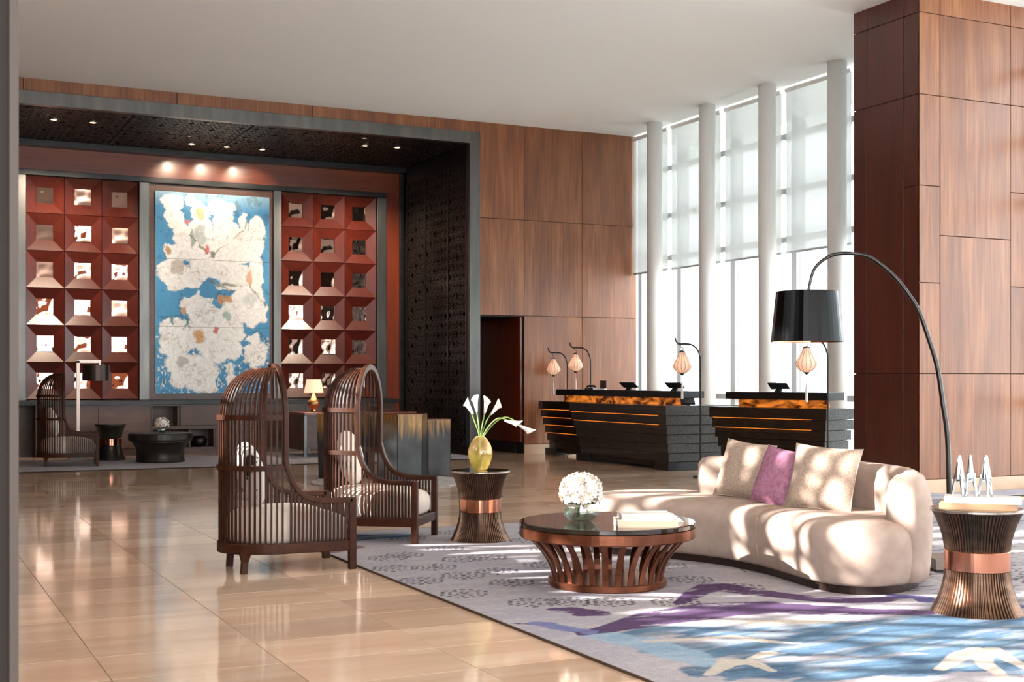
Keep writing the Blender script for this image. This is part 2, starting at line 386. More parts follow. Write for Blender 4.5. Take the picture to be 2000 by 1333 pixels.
obj('marble_tiles_beyond', far, M['marble'], fl_o, kind='stuff')

# ------------------------------------------------------------------ ceiling and walls
YB = 20.1; XW = 12.3
struct('ceiling', box(-3, -9, CH, 14, YB+.35, CH+.3), M['ceiling'])
# back wall backing with the alcove and door openings left free
ALX0, ALX1, ALZ = 1.55, 8.97, 5.36
wb = MB(); wb.box(-3, YB, 0, ALX0-.2, YB+.3, CH); wb.box(ALX0-.2, YB, 5.56, 9.17, YB+.3, CH)
wb.box(9.17, YB, 2.40, 10.035, YB+.3, CH); wb.box(10.035, YB, 0, 12.34, YB+.3, CH)
wall_back = struct('wall_back', wb, M['backing'])
def panel(parent, x0, y0, z0, x1, y1, z1, mat=None):
    return obj('wood_panel', box(x0, y0, z0, x1, y1, z1), mat or M['panel'], parent, bevel=.002, seg=1)
P0, P1 = YB-.02, YB+.001; gp = .004
for xa, xb in ((9.17, 10.035), (10.035, 11.2), (11.2, 12.34)):
    for za, zb in ((4.10, CH), (2.42, 4.10), (.165, 2.42)):
        if xa == 9.17 and zb == 2.42: continue
        panel(wall_back, xa+gp, P0, za+gp, xb-gp, P1, zb-(gp if zb < CH else 0))
for xa, xb in ((-.5, 1.8), (1.8, 4.03), (4.03, 6.2), (6.2, 9.17)): panel(wall_back, xa+gp, P0, 5.565, xb-gp, P1, CH)
panel(wall_back, -3, P0, .16, 1.3, P1, 5.56)
struct('baseboard_back', box(10.04, YB-.03, 0, 12.33, YB, .16), M['cream'], bevel=.003)
# door recess / passage behind the back wall
dr = MB(); dr.box(10.0, YB+.3, 0, 10.2, YB+2.2, 2.5); dr.box(9.05, YB+.3, 0, 9.2, YB+2.2, 2.5); dr.box(9.05, YB+2.0, 0, 10.2, YB+2.2, 2.5); dr.box(9.05, YB+.3, 2.4, 10.2, YB+2.2, 2.5)
do = struct('door_1', dr, M['backing'])
obj('wood_panel', box(9.25, YB+1.96, .2, 9.6, YB+2.0, 2.4), M['dark'], do); obj('wood_panel', box(9.61, YB+1.96, .2, 10.0, YB+2.0, 2.4), M['dark'], do)
obj('wood_panel', box(9.98, YB+.03, .2, 10.03, YB+1.9, 2.4), M['red'], do); obj('skirting', box(9.22, YB+1.93, 0, 10.0, YB+1.99, .2), M['black'], do)
# metal portal frame round the alcove
fr = MB(); tk = .07
frame = struct('trim_1', box(ALX0-.2, YB-.07, 5.36, 9.17, YB+.06, 5.56), M['metal'], bevel=.004)
obj('frame_post', box(8.97, YB-.068, 0, 9.168, YB+.06, 5.359), M['metal'], frame, bevel=.004)
obj('frame_post', box(ALX0-.2, YB-.068, 0, ALX0, YB+.06, 5.359), M['metal'], frame, bevel=.004)
# alcove shell
YA = 23.2
al = MB(); al.box(ALX0-.3, YA+.12, 0, 9.6, YA+.4, 5.7); al.box(ALX0-.3, YB+.3, 0, ALX0, YA+.12, 5.7); al.box(9.2+.4, YB+2.3, 0, 9.75, YA+.4, 5.7); al.box(ALX0-.3, YB+.3, 5.5, 9.75, YA+.4, 5.7)
al.box(9.22, YB+.3, 2.52, 9.6, YA, 5.5)
wall_al = struct('wall_alcove', al, M['backing'])
# timber surround band
obj('surround_band', box(1.6, YA-.02, 4.88, 8.95, YA+.12, 5.27), M['redh'], wall_al, bevel=.003)
obj('surround_band', box(8.604, YA-.02, 0.0, 8.95, YA+.12, 4.879), M['red'], wall_al, bevel=.003)
obj('dark_beam', box(1.6, YA-.25, 5.27, 8.95, YA+.1, 5.37), M['metalh'], wall_al)
obj('corner_trim', box(8.88, YA-.10, 0, 8.96, YA-.03, 5.27), M['metalh'], wall_al, bevel=.004)
fm_ = dict(parent=wall_al, bevel=.006)
obj('metal_frame', box(1.93, YA-.09, 4.785, 8.604, YA+.1, 4.88), M['metalh'], **fm_)
for xa, xb in ((1.93, 2.114), (3.985, 4.157), (6.394, 6.545), (8.412, 8.604)):
    obj('metal_frame', box(xa, YA-.088, .945, xb, YA+.1, 4.784), M['metal'], **fm_)
obj('picture_backing', box(4.16, YA-.03, .95, 6.39, YA+.1, 4.78), M['dark'], wall_al)
# carved tiles with wavy mirrors
def carved_tile(w_, h_):
    a = .17; e_ = .004; z = .085; mb = MB()
    o_ = [(e_,e_),(w_-e_,e_),(w_-e_,h_-e_),(e_,h_-e_)]; ix = w_*.5-.135; iz = h_*.5-.135; i_ = [(ix,iz),(w_-ix,iz),(w_-ix,h_-iz),(ix,h_-iz)]
    v = [(x,0,y) for x, y in o_]+[(x,z,y) for x, y in i_]+[(x,.11,y) for x, y in o_]+[(x,.11,y) for x, y in i_]
    mb.add(v, [(0,1,5,4),(1,2,6,5),(2,3,7,6),(3,0,4,7),(8,9,1,0),(9,10,2,1),(10,11,3,2),(11,8,0,3),(4,5,13,12),(5,6,14,13),(6,7,15,14),(7,4,12,15)])
    m2 = MB().add([(ix,z+.008,iz),(w_-ix,z+.008,iz),(w_-ix,z+.008,h_-iz),(ix,z+.008,h_-iz)], [(0,1,2,3)])
    return mesh('carved_tile', mb, M['tile']), mesh('mirror', m2, M['mirror'])
TW, TH = .6215, .637; ctm, mim = carved_tile(TW, TH)
for X0 in (2.117, 6.547):
    for i in range(3):
        for j in range(6):
            o = obj('carved_tile', ctm, None, wall_al); o.location = (X0+i*TW, YA-.02, .963+j*TH)
            mi = obj('mirror', mim, None, o); mi.rotation_euler = (random.uniform(-.04,.05), 0, random.uniform(-.06,.06))
obj('ledge', box(1.6, 22.41, .87, 8.604, YA+.1, .945), M['metalh'], wall_al, bevel=.004)

# lattice screens: fretwork of thin bars
def fret(w_, h_, s_=.16, t_=.012, th=.014, diag=True):
    mb = MB()
    def bar(x0, y0, x1, y1):
        dx, dy = x1-x0, y1-y0; l = math.hypot(dx, dy)
        if l < .01: return
        nx, ny = -dy/l*t_/2, dx/l*t_/2
        mb.add([(x0+nx,y0+ny,0),(x0-nx,y0-ny,0),(x1-nx,y1-ny,0),(x1+nx,y1+ny,0),(x0+nx,y0+ny,th),(x0-nx,y0-ny,th),(x1-nx,y1-ny,th),(x1+nx,y1+ny,th)],
               [(0,1,2,3),(7,6,5,4),(0,4,5,1),(1,5,6,2),(2,6,7,3),(3,7,4,0)])
    nx_ = max(1, round(w_/s_)); ny_ = max(1, round(h_/s_)); a = w_/nx_; b_ = h_/ny_
    for i in range(1, nx_): bar(i*a, 0, i*a, h_)
    for j in range(1, ny_): bar(0, j*b_, w_, j*b_)
    for i in range(nx_):
        for j in range(ny_):
            x, y = i*a, j*b_; k = (i*7+j*3) % 4
            bar(x, y+b_*.5, x+a*.5, y+b_); bar(x+a*.5, y+b_, x+a, y+b_*.5); bar(x+a, y+b_*.5, x+a*.5, y); bar(x+a*.5, y, x, y+b_*.5)
            if diag and k < 3: bar(x, y, x+a, y+b_)
            if diag and k == 1: bar(x+a*.5, y, x+a*.5, y+b_)
    return mb
# side screen, X = 8.97 plane
ys = [20.17, 20.98, 22.06, 22.98]
sc_p = struct('wall_screen', box(8.96, 20.17, 5.05, 9.1, 22.98, 5.36), M['black'])
obj('skirting', box(8.96, 20.17, 0, 9.1, 22.98, .16), M['black'], sc_p)
for k in range(3):
    y0, y1 = ys[k]+.02, ys[k+1]-.02
    mb = fret(y1-y0, 4.89, .17, .018)
    Mx = Matrix(((0,0,1,8.965),(1,0,0,y0),(0,1,0,.16),(0,0,0,1)))
    obj('fretwork_panel', MB().merge(mb, Mx), M['lattice'], sc_p, kind='stuff')
for y in ys: obj('screen_post', box(8.955, y-.025, .16, 9.01, y+.025, 5.05), M['black'], sc_p)
obj('backing_panel', box(9.11, 20.4, 0, 9.14, 23.0, 5.36), M['glowback'], sc_p)
# fretwork ceiling of the alcove
sc_c = struct('ceiling_alcove', box(ALX0, YB+.3, 5.44, 9.2, YA, 5.5), M['black'])
xs = [1.56, 3.42, 5.27, 7.12, 8.96]
for k in range(4):
    w_ = xs[k+1]-xs[k]-.03
    for (ya, yb) in ((20.17, 21.5), (21.53, 22.94)):
        mb = fret(w_, yb-ya, .2, .035, .016)
        obj('fretwork_panel', MB().merge(mb, Matrix.Translation((xs[k], ya, 5.36))), M['lattice'], sc_c, kind='stuff')
DL = [(2.32,20.97),(2.9,20.94),(7.4,20.95),(7.97,20.88),(4.68,22.1),(5.29,22.12),(5.91,22.1)]
dln = ['leftmost','second from the left','second from the right','rightmost','left of the three nearest the painting','middle of the three nearest the painting','right of the three nearest the painting']
dlm = mesh('lamp_ring', MB().lathe([(.05,.0),(.075,.0),(.075,.05),(.05,.05),(.05,.0)], 20, cap0=False, cap1=False), M['metal']); dll = mesh('lens', MB().lathe([(.05,.02),(.05,.045)], 20), M['bulb'])
for k, (x, y) in enumerate(DL):
    d = thing('downlight', 'glowing recessed downlight in the black fretwork ceiling, '+dln[k], 'downlight', (x, y, 5.335), 0, 'downlights in the fretwork ceiling')
    obj('lamp_ring', dlm, None, d); obj('lens', dll, None, d)
    sl = bpy.data.lights.new('downlight_beam', 'SPOT'); sl.energy = (45 if y > 22 else 190); sl.spot_size = math.radians(75); sl.spot_blend = .6; sl.color = (1,.8,.6); sl.shadow_soft_size = .04
    so = bpy.data.objects.new('downlight_beam', sl); COL.objects.link(so); so.parent = d; so.location = (0, 0, -.02)
    so.rotation_euler = (math.radians(50 if y > 22 else 42), 0, 0)

# cabinet along the alcove back wall
YC = 22.45
cab = thing('low_cabinet', 'dark wood built-in low cabinet with doors and open niches under the painting', 'cabinet', (0,0,0))
cm = M['dark']
obj('carcass', box(1.6, YC+.42, 0, 8.55, YA-.0, .868), cm, cab)
obj('bottom_rail', box(2.2, YC+.02, 0, 8.55, YC+.42, .125), cm, cab, bevel=.003)
obj('top_rail', box(2.2, YC, .845, 8.55, YC+.42, .868), cm, cab)
obj('shelf', box(4.09, YC, .44, 5.89, YC+.42, .50), cm, cab, bevel=.003)
def door(x0, x1, z0=.13, z1=.843): obj('door', box(x0+.003, YC, z0, x1-.003, YC+.02, z1), cm, cab, bevel=.002)
for x0, x1 in ((2.35,3.2),(3.2,4.07),(5.92,6.8),(6.8,7.7),(7.7,8.55)): door(x0, x1)
obj('side_panel', box(2.2, YC, .13, 2.28, YC+.42, .843), cm, cab)
door(4.56, 5.89, .505, .843); door(5.165, 5.89, .13, .437)
for x, z0, z1 in ((4.075,.13,.843),(4.53,.50,.843),(4.72,.13,.44),(5.15,.13,.44),(5.9,.13,.843)):
    obj('divider', box(x-.015, YC, z0, x+.015, YC+.42, z1), cm, cab)
tag(obj('bowl', MB().lathe([(.03,.127),(.10,.14),(.135,.2),(.13,.27),(.09,.31),(.085,.30),(.12,.26),(.02,.15)], 24, c=(4.93, YC+.2)), M['black'], smooth=True), 'dark round pot in the lower open niche of the low cabinet', 'pot')
tag(obj('bowl', MB().lathe([(.03,.502),(.09,.52),(.10,.57),(.06,.63),(.05,.62),(.08,.57),(.02,.52)], 24, c=(4.30, YC+.2)), M['bronzedark'], smooth=True), 'small dark pot in the upper open niche beside the hydrangeas', 'pot')

# painting on three canvases
def E_(cx, cy, rx, ry, a=0): return ((cx-38)/687, (1262-cy)/1205, rx/687*2.054, ry/1205*3.59, a)
white = [(135,120,60,50),(120,185,42,50),(165,230,45,60),(195,300,50,70),(300,170,52,60),(305,270,58,90),(245,105,30,36),(430,140,66,44),(435,225,60,90),(400,320,45,60),(560,240,26,70),(500,300,40,60),(645,260,46,85),(600,370,90,90),(450,410,130,80),(250,400,90,70),(160,420,70,55),(140,550,78,78),(235,570,100,65),(380,490,125,70),(520,540,115,55),(645,520,42,115),(290,720,95,62),(340,790,105,75),(470,610,70,22),(590,680,95,80),(620,775,78,75),(500,770,95,85),(130,870,65,60),(150,960,80,78),(250,900,95,85),(400,950,115,115),(480,890,90,60),(490,990,60,60),(640,1020,62,75),(630,920,36,36),(190,1090,82,75),(180,1180,60,55),(300,1150,105,95),(360,1190,60,55),(480,1160,25,75),(700,760,10,40)]
WE = [E_(*e_) for e_ in white]
holes = [E_(350,640,62,52), E_(405,700,32,45), E_(420,1190,34,40), E_(600,880,40,18), E_(80,320,60,60), E_(220,660,60,22)]
ACC = [('c94a3e',E_(340,393,20,30)),('c04048',E_(404,880,18,27)),('c9787a',E_(230,225,14,22)),('d9b27a',E_(300,180,34,30)),('c08a4d',E_(452,692,52,26)),('c98f3e',E_(290,915,34,44)),('cf9a72',E_(605,560,18,42)),('cf9a5e',E_(195,760,18,26)),('a9793f',E_(115,412,20,24)),('2f7f83',E_(137,825,9,44)),('3f8286',E_(215,830,10,40)),('8fb0ab',E_(465,800,26,30)),('7f948a',E_(255,330,20,60)),('56655c',E_(380,420,22,24)),('7d8076',E_(450,600,80,10)),('a8b4b4',E_(305,300,40,60)),('b0a79d',E_(170,500,40,40)),('c4cccd',E_(600,680,50,40)),('a9aba8',E_(190,1080,34,34))]
PX0, PX1, PZ0, PZ1 = 4.263, 6.317, 1.06, 4.65
def paint_col(x, z):
    u = (x-PX0)/(PX1-PX0); v = (z-PZ0)/(PZ1-PZ0); U = u*2.054; V = v*3.59
    wx = U+(fbm(U*7, V*7, 3)-.5)*.16; wy = V+(fbm(U*7+9, V*7, 5)-.5)*.16
    def fld(E__, soft=.16):
        f = np.full(u.shape, -9.0)
        for cu, cv, rx, ry, a in E__:
            f = np.maximum(f, 1-np.sqrt(((wx-cu*2.054)/rx)**2+((wy-cv*3.59)/ry)**2))
        return f
    n1 = fbm(U*3, V*1.5, 11); blue = L3('2f76a6')*(1-n1[:,None])+L3('4d9ac8')*n1[:,None]
    top = sstep(.9, 1.0, v+.1*(n1-.5)); blue = blue*(1-top[:,None]*.6)+L3('a9cbd8')*top[:,None]*.6
    dk = sstep(.62, .75, fbm(U*9, V*9, 21)); blue = blue*(1-.35*dk[:,None])
    f = fld(WE)+.12; h = fld(holes); f = np.where(h > 0, np.minimum(f, -h), f)
    wmask = sstep(-.06, .05, f+(fbm(U*28, V*28, 2)-.5)*.2)
    spl = (fbm(U*40, V*22, 31, 2) > .70)*(v < .28)*1.0; wmask = np.maximum(wmask, spl*.9)
    n2 = fbm(U*14, V*14, 40); n3 = fbm(U*34, V*34, 50)
    wc = L3('eef0f0')*np.ones((len(u),1)); wc = wc*(.78+.34*n3)[:,None]
    lines = sstep(.05, 0, np.abs(n2-.5)-.004)*sstep(.45,.6,fbm(U*5,V*5,77)); wc = wc*(1-.5*lines[:,None])+L3('6d6558')*.5*lines[:,None]
    tan = sstep(.62,.8,fbm(U*6,V*6,90)); wc = wc*(1-.28*tan[:,None])+L3('b99c7c')*.28*tan[:,None]
    edge = sstep(.10, .0, f)*sstep(-.05,.02,f); wc = wc*(1-.3*edge[:,None])+L3('7c8684')*.3*edge[:,None]
    c = blue*(1-wmask[:,None])+wc*wmask[:,None]
    for hx_, (cu, cv, rx, ry, a) in ACC:
        q = 1-np.sqrt(((wx-cu*2.054)/rx)**2+((wy-cv*3.59)/ry)**2); m_ = sstep(-.1,.25,q+(n3-.5)*.6)*.85
        c = c*(1-m_[:,None])+L3(hx_)*(.75+.5*n3)[:,None]*m_[:,None]
    for (xa, ya, xb, yb, wd, hx_) in ((235,300,345,420,7,'4f5b50'),(360,440,440,370,7,'8a7a5c'),(500,320,585,215,6,'7f7a66'),(350,585,500,640,7,'53606a'),(600,600,690,720,5,'6d6a5c'),(130,640,130,800,4,'5f86a0'),(190,790,245,860,6,'2d6f6c')):
        a_ = np.array([(xa-38)/687*2.054, (1262-ya)/1205*3.59]); b_ = np.array([(xb-38)/687*2.054, (1262-yb)/1205*3.59]); d_ = b_-a_; L_ = (d_**2).sum()
        t_ = np.clip(((wx-a_[0])*d_[0]+(wy-a_[1])*d_[1])/L_, 0, 1); dist = np.hypot(wx-a_[0]-t_*d_[0], wy-a_[1]-t_*d_[1]); m_ = sstep(wd/687*2.054, wd/687*.6, dist)*.75
        c = c*(1-m_[:,None])+L3(hx_)*m_[:,None]
    return c
pic = thing('painting', 'tall blue and white abstract painting on three stacked canvases', 'painting', (0,0,0))
for z0, z1 in ((PZ0, 2.242), (2.248, 3.452), (3.458, PZ1)):
    n_ = int((z1-z0)/.0125)
    me = grid_mesh('canvas', np.linspace(PX0, PX1, 165), np.linspace(z0, z1, n_), lambda X, Z: np.stack([X, np.full(X.shape, YA-.079), Z], 1), paint_col, M['paint'])
    o = obj('canvas', me, None, pic); 
    obj('stretcher', box(PX0, YA-.077, z0, PX1, YA-.032, z1), M['paper'], o)

# ------------------------------------------------------------------ pillar on the right (panelled wall end)
pil = struct('wall_right', box(10.58, 11.08, 0, 12.44, 12.15, CH), M['backing'])
def pf(x0, x1, zs):
    for a, b in zip(zs[:-1], zs[1:]): panel(pil, x0+gp, 11.06, a+gp, x1-gp, 11.082, b-(gp if b < CH else 0))
pf(10.556, 10.87, (.157,1.37,2.41,3.52,4.56,5.495,CH)); pf(10.87, 11.985, (.157,1.37,2.96,4.56,5.495,CH)); pf(11.985, 12.44, (.157,1.37,2.406,3.525,4.56,5.495,CH))
def pl(y0, y1, zs):
    for a, b in zip(zs[:-1], zs[1:]): panel(pil, 10.56, y0+gp, a+gp, 10.582, y1-gp, b-(gp if b < CH else 0), M['panelshade'])
M['panelshade'] = wood('shaded_side_panel', '3c1a11', '4a2117', '58291c', rough=.35, coat=.3)  # darker copy of the panel wood, the left face's shade put into its colour
pl(11.064, 11.32, (.157,1.37,3.52,4.56,5.495,CH)); pl(11.32, 11.93, (.157,1.37,4.56,5.495,CH)); pl(11.93, 12.17, (.157,1.37,4.56,5.495,CH))
struct('baseboard_right', box(10.53, 11.03, 0, 12.44, 12.18, .156), M['cream'], bevel=.003)

# ------------------------------------------------------------------ window wall
colY = [12.53+1.58*k for k in range(5)]
colm = mesh('white_column', MB().lathe([(.135,0),(.135,CH)], 32), M['white'], True)
cl = ['hidden', 'nearest the tall wood pillar', 'second from the tall wood pillar', 'second from the back wall', 'nearest the back wall']
for k, y in enumerate(colY):
    if k == 0: continue
    o = obj('column', colm, None); o.location = (11.95, y, 0); tag(o, 'slim round white floor-to-ceiling column, '+cl[k], 'column', 'round white columns by the windows')
win = struct('window_1', box(12.25, -8.4, 0, 12.75, YB, .06), M['white'])
for y in [10.95-1.58*k for k in range(12)]+colY+[colY[-1]+1.3]:
    obj('mullion', box(12.45, y-.06, .06, 12.62, y+.06, CH), M['greypaint'], win)
for z in (1.02, 3.46, 4.21, 5.05):
    obj('transom', box(12.47, -8.3, z-.04, 12.58, YB, z+.05), M['greypaint'], win)
pys = sorted([10.95-1.58*k for k in range(12)]+colY+[colY[-1]+1.3])
for a, b in zip(pys[:-1], pys[1:]): obj('pane', box(12.515, a+.06, .06, 12.525, b-.06, CH), M['pane'], win)
bn = ['in the bay beside the tall wood pillar', 'between the two columns next to the pillar', 'in the middle bay of the window wall', 'between the two columns farthest back', 'in the last bay against the wood back wall']
edges = [10.95+1.58*k for k in range(7)]
for k in range(1, 6):
    y0, y1 = edges[k]+.06, min(edges[k+1]-.06, 20.05)
    s_ = thing('roller_blind', 'translucent white roller blind half lowered '+bn[k-1], 'blind', (12.26, (y0+y1)/2, 0), 0, 'white roller blinds'); h = (y1-y0)/2
    obj('blind_cloth', MB().box(-.0015, -h, 3.24, .0015, h, 5.66), M['shade'], s_); obj('bottom_bar', box(-.01, -h, 3.21, .01, h, 3.242), M['greypaint'], s_)
    obj('roller', MB().tube([(0,-h,5.69),(0,h,5.69)], .035, 12), M['white'], s_)
gnd = struct('ground', box(14, -60, -.5, 120, 90, -.3), flat('pale_paving', 'e8e8e6', rough=.9))
# rear glazing (behind the viewpoint) and unseen left wall, high opening shaped to place the sunlight
rw = struct('window_2', box(-3, -8.5, 0, 12.5, -8.3, .3), M['white'])
for k in range(9): obj('mullion', box(-3+k*1.9, -8.5, .3, -2.85+k*1.9, -8.35, CH), M['greypaint'], rw)
obj('added_pier', box(4.6, -8.5, .3, 8.6, -8.2, 4.3), M['panel'], rw)  # added out of view so the lower wall mirrors reflect something darker
for z in (2.6, 4.2): obj('transom', box(-3, -8.48, z, 12.5, -8.38, z+.1), M['greypaint'], rw)
lw = MB(); LX = -2.6; OY0, OY1, OZ0, OZ1 = 4.9, 11.6, 2.95, 5.5
lw.box(LX-.25, 1.6, 0, LX, OY0, CH); lw.box(LX-.25, OY1, 0, LX, YB, CH); lw.box(LX-.25, OY0, 0, LX, OY1, OZ0); lw.box(LX-.25, OY0, OZ1, LX, OY1, CH)
struct('wall_left', lw, M['panel'])
scr = MB()
def sbar(y0, z0, y1, z1, t_):
    scr.sweep([(LX-.12, y0, z0), (LX-.12, y1, z1)], rsec(t_, .03), up=(1,0,0))
y = OY0-2.5
while y < 9.0:   # crossing slender bars
    for sl in (1.05, -1.05):
        a0, a1 = y, y+(OZ1-OZ0)*sl
        sbar(a0+random.uniform(-.06,.06), OZ0, a1+random.uniform(-.2,.2), OZ1, random.choice((.045,.06,.08)))
    y += .36
for k in range(22):   # heavier branching bars
    y = 7.9+k*.18+random.uniform(-.1,.1); sbar(y, OZ0, y+random.uniform(-1.2,1.2), OZ1, random.choice((.08,.13,.2)))
for z in (3.3, 3.75, 4.2, 4.7, 5.15): sbar(OY0, z+random.uniform(-.1,.1), OY1, z+random.uniform(-.3,.3), .045)
struct('dapple_lattice', scr, M['metalh'])  # unseen lattice, bars shaped to dapple the sun on sofa and rug
# jamb the camera looks past
jb = struct('wall_jamb', box(-2.6, 2.2, 0, .175, 2.42, CH), flat('dark_jamb_wood', '110906', rough=.9))
obj('jamb_trim', box(.1755, 2.19, 0, .189, 2.43, CH), flat('bronze_jamb_trim', '2d2520', rough=.6), jb)

# ------------------------------------------------------------------ rugs
HEX = [(3.35,6.59),(3.12,7.05),(3.07,7.62),(3.38,8.12),(3.41,8.79),(3.68,7.77),(3.56,7.3),(3.57,6.51),(3.76,6.41),(4.1,6.24),(3.82,8.99),(4.36,9.31),(4.6,9.15),(3.25,8.7),(3.9,8.4),(4.1,7.9),(4.5,8.6),(3.4,7.7),(4.4,7.4),(4.65,6.9),(4.85,7.5),(4.75,6.5),(3.1,8.2),(3.8,9.7),(4.3,9.9),(3.7,8.4),(4.9,9.6)]
for k in range(90): HEX.append((5.3+random.random()*5, 5+random.random()*5.6))
STR = [('purp',[(2.99,6.07),(3.15,5.96),(3.17,5.67),(3.39,5.73),(3.75,5.86),(4.18,5.94),(4.47,5.86),(4.68,5.68),(4.9,5.51),(5.15,5.38),(5.46,5.3)],[.012,.02,.04,.09,.17,.20,.19,.15,.10,.08,.06]),
 ('purp',[(4.1,6.2),(4.43,6.49),(4.64,6.6),(4.69,6.4),(4.79,6.19),(4.9,5.94),(5.14,5.78),(5.43,5.8)],[.04,.08,.13,.13,.09,.10,.08,.06]),
 ('purp',[(3.36,6.33),(3.44,6.28),(3.5,6.12),(3.4,6.12)],[.05,.09,.08,.05]),
 ('viol',[(5.40,5.87),(5.49,5.73),(5.42,5.62)],[.05,.07,.05]),('viol',[(5.55,5.5),(5.75,5.3)],[.05,.08]),
 ('pale',[(3.09,6.03),(3.15,5.84),(3.21,5.69)],[.05,.07,.05])]
BLUE = [([(3.30,5.5),(3.52,5.55),(3.8,5.36),(4.2,5.2),(4.64,5.12),(5.11,5.05),(5.6,4.9),(6.4,4.7)],[.08,.12,.16,.2,.24,.26,.28,.3]),
 ([(3.3,5.2),(3.66,5.0),(4.09,4.9),(4.43,4.79),(4.83,4.6),(5.3,4.4),(6,4.2)],[.12,.2,.24,.26,.3,.3,.3]),([(3.2,4.7),(3.64,4.5),(4.02,4.45),(4.41,4.35),(4.8,4.1)],[.1,.2,.22,.22,.2]),
 ([(3.30,9.8),(3.54,9.94),(3.79,9.89)],[.12,.16,.12])]
CRM = [([(3.21,4.64),(3.43,4.8),(3.53,4.78),(3.51,4.57)],[.03,.06,.05,.02]),([(3.57,4.82),(3.71,4.87),(3.79,4.85)],[.02,.04,.01]),([(3.36,5.37),(3.57,5.31),(3.77,5.27),(3.89,5.11),(4.0,5.0)],[.02,.03,.03,.03,.015]),
 ([(4.22,4.28),(4.52,4.46),(4.75,4.56)],[.03,.05,.03]),([(4.72,4.54),(4.49,4.29),(4.33,4.04)],[.05,.04,.03]),([(4.79,4.51),(4.62,4.24),(4.5,4.0)],[.04,.04,.03]),([(4.0,5.62),(4.3,5.5),(4.6,5.42)],[.03,.05,.04])]
def stroke(x, y, pts, rad):
    f = np.full(x.shape, -9.0)
    for (a, b, ra, rb) in zip(pts[:-1], pts[1:], rad[:-1], rad[1:]):
        dx, dy = b[0]-a[0], b[1]-a[1]; t_ = np.clip(((x-a[0])*dx+(y-a[1])*dy)/(dx*dx+dy*dy), 0, 1)
        r_ = ra+(rb-ra)*t_; f = np.maximum(f, 1-np.hypot(x-a[0]-t_*dx, y-a[1]-t_*dy)/r_)
    return f
def rug_col(x, y):
    n1 = fbm(x*1.3, y*1.3, 1); n2 = fbm(x*5+3, y*14, 8); n3 = fbm(x*50, y*50, 4, 2)
    c = L3('aca4a4')*(1-n1[:,None])+L3('9896a2')*n1[:,None]
    m_ = sstep(.5,.65,n2)[:,None]; c = c*(1-.25*m_)+L3('bdb6ae')*.25*m_
    # dashed concentric hexagons
    hm = np.zeros(x.shape)
    for hx_, hy_ in HEX:
        sel = np.hypot(x-hx_, y-hy_) < .2
        if not sel.any(): continue
        X, Y = x[sel]-hx_, y[sel]-hy_; ca, sa = math.cos(.45), math.sin(.45); X, Y = X*ca-Y*sa, X*sa+Y*ca
        h = np.maximum(np.abs(X), np.abs(X)*.5+np.abs(Y)*.866); a = np.arctan2(Y, X)
        d = (np.abs(h-.13) < .012)*(np.sin(a*16) > -.35)+(np.abs(h-.085) < .010)*(np.sin(a*11+1) > -.3)+(np.abs(h-.045) < .007)*(np.sin(a*7) > -.4)+(h < .02)
        hm[sel] = np.maximum(hm[sel], np.clip(d, 0, 1))
    right = sstep(5.4, 5.8, x); dsh = ((fbm(x*9, y*40, 60, 2) > .63)*right)
    hm = np.maximum(hm, dsh*.6)
    hm *= sstep(5.9, 6.15, y+.25*(n1-.5)-right*-1)
    c = c*(1-.8*hm[:,None])+L3('2a2527')*.8*hm[:,None]
    wx = x+(n1-.5)*.25+(n2-.5)*.05; wy = y+(n2-.5)*.06+(n1-.5)*.1
    # blue water
    bm = np.zeros(x.shape)
    for pts, rad in BLUE: bm = np.maximum(bm, sstep(-.15, .15, stroke(wx, wy, pts, rad)+(n2-.5)*.9))
    bcol = L3('2f5472')*(1-n2[:,None])+L3('627f95')*n2[:,None]
    st = sstep(.52,.6,fbm(x*2.2+y, y*16-x*3, 91))[:,None]*.55; bcol = bcol*(1-st)+L3('8d9196')*st
    st = sstep(.6,.66,fbm(x*2.6+9, y*20+x*2, 95))[:,None]*.6; bcol = bcol*(1-st)+L3('2c4660')*st
    c = c*(1-.92*bm[:,None])+bcol*.92*bm[:,None]
    lb = sstep(-.1,.2,stroke(wx, wy, [(3.25,5.62),(3.33,5.31),(3.33,5.01),(3.30,4.84)], [.09,.13,.13,.08]))[:,None]*.8
    c = c*(1-lb)+L3('8ba3b5')*lb
    for pts, rad in CRM:
        k = sstep(-.1,.15,stroke(wx, wy, pts, rad))[:,None]; c = c*(1-.9*k)+L3('bdb3a6')*.9*k
    pc = {'purp': L3('4a3156'), 'viol': L3('4f4a78'), 'pale': L3('70749a')}
    for kd, pts, rad in STR:
        s_ = stroke(x+(n2-.5)*.06, y+(n2-.5)*.05, pts, rad); gap = sstep(.62,.66,fbm(x*3, y*26+x*4, 33))*.85*(kd == 'purp')
        k = (sstep(-.08,.1,s_)*(1-gap*sstep(.5,0,np.abs(s_-.3))))[:,None]; c = c*(1-.92*k)+pc[kd]*(.8+.4*n2[:,None])*.92*k
    pr = sstep(-.1,.2,stroke(wx, wy, [(2.9,9.2),(3.15,9.36)], [.12,.1]))[:,None]*.8; c = c*(1-pr)+L3('6d4a55')*pr
    return c*(.88+.24*n3[:,None])
RX0 = 2.935
xs_ = np.concatenate([np.arange(RX0, 5.6, .0095), np.arange(5.6, 10.9, .03)]); ys_ = np.concatenate([np.arange(-1, 3.9, .2), np.arange(3.9, 7.4, .0095), np.arange(7.4, 10.34, .016)])
rug = obj('area_rug', grid_mesh('area_rug', xs_, ys_, lambda X, Y: np.stack([X, Y, np.full(X.shape, .013)], 1), rug_col, M['rug']), None)
tag(rug, 'large lavender grey rug with hexagon dashes, purple swirls and blue water pattern', 'rug')
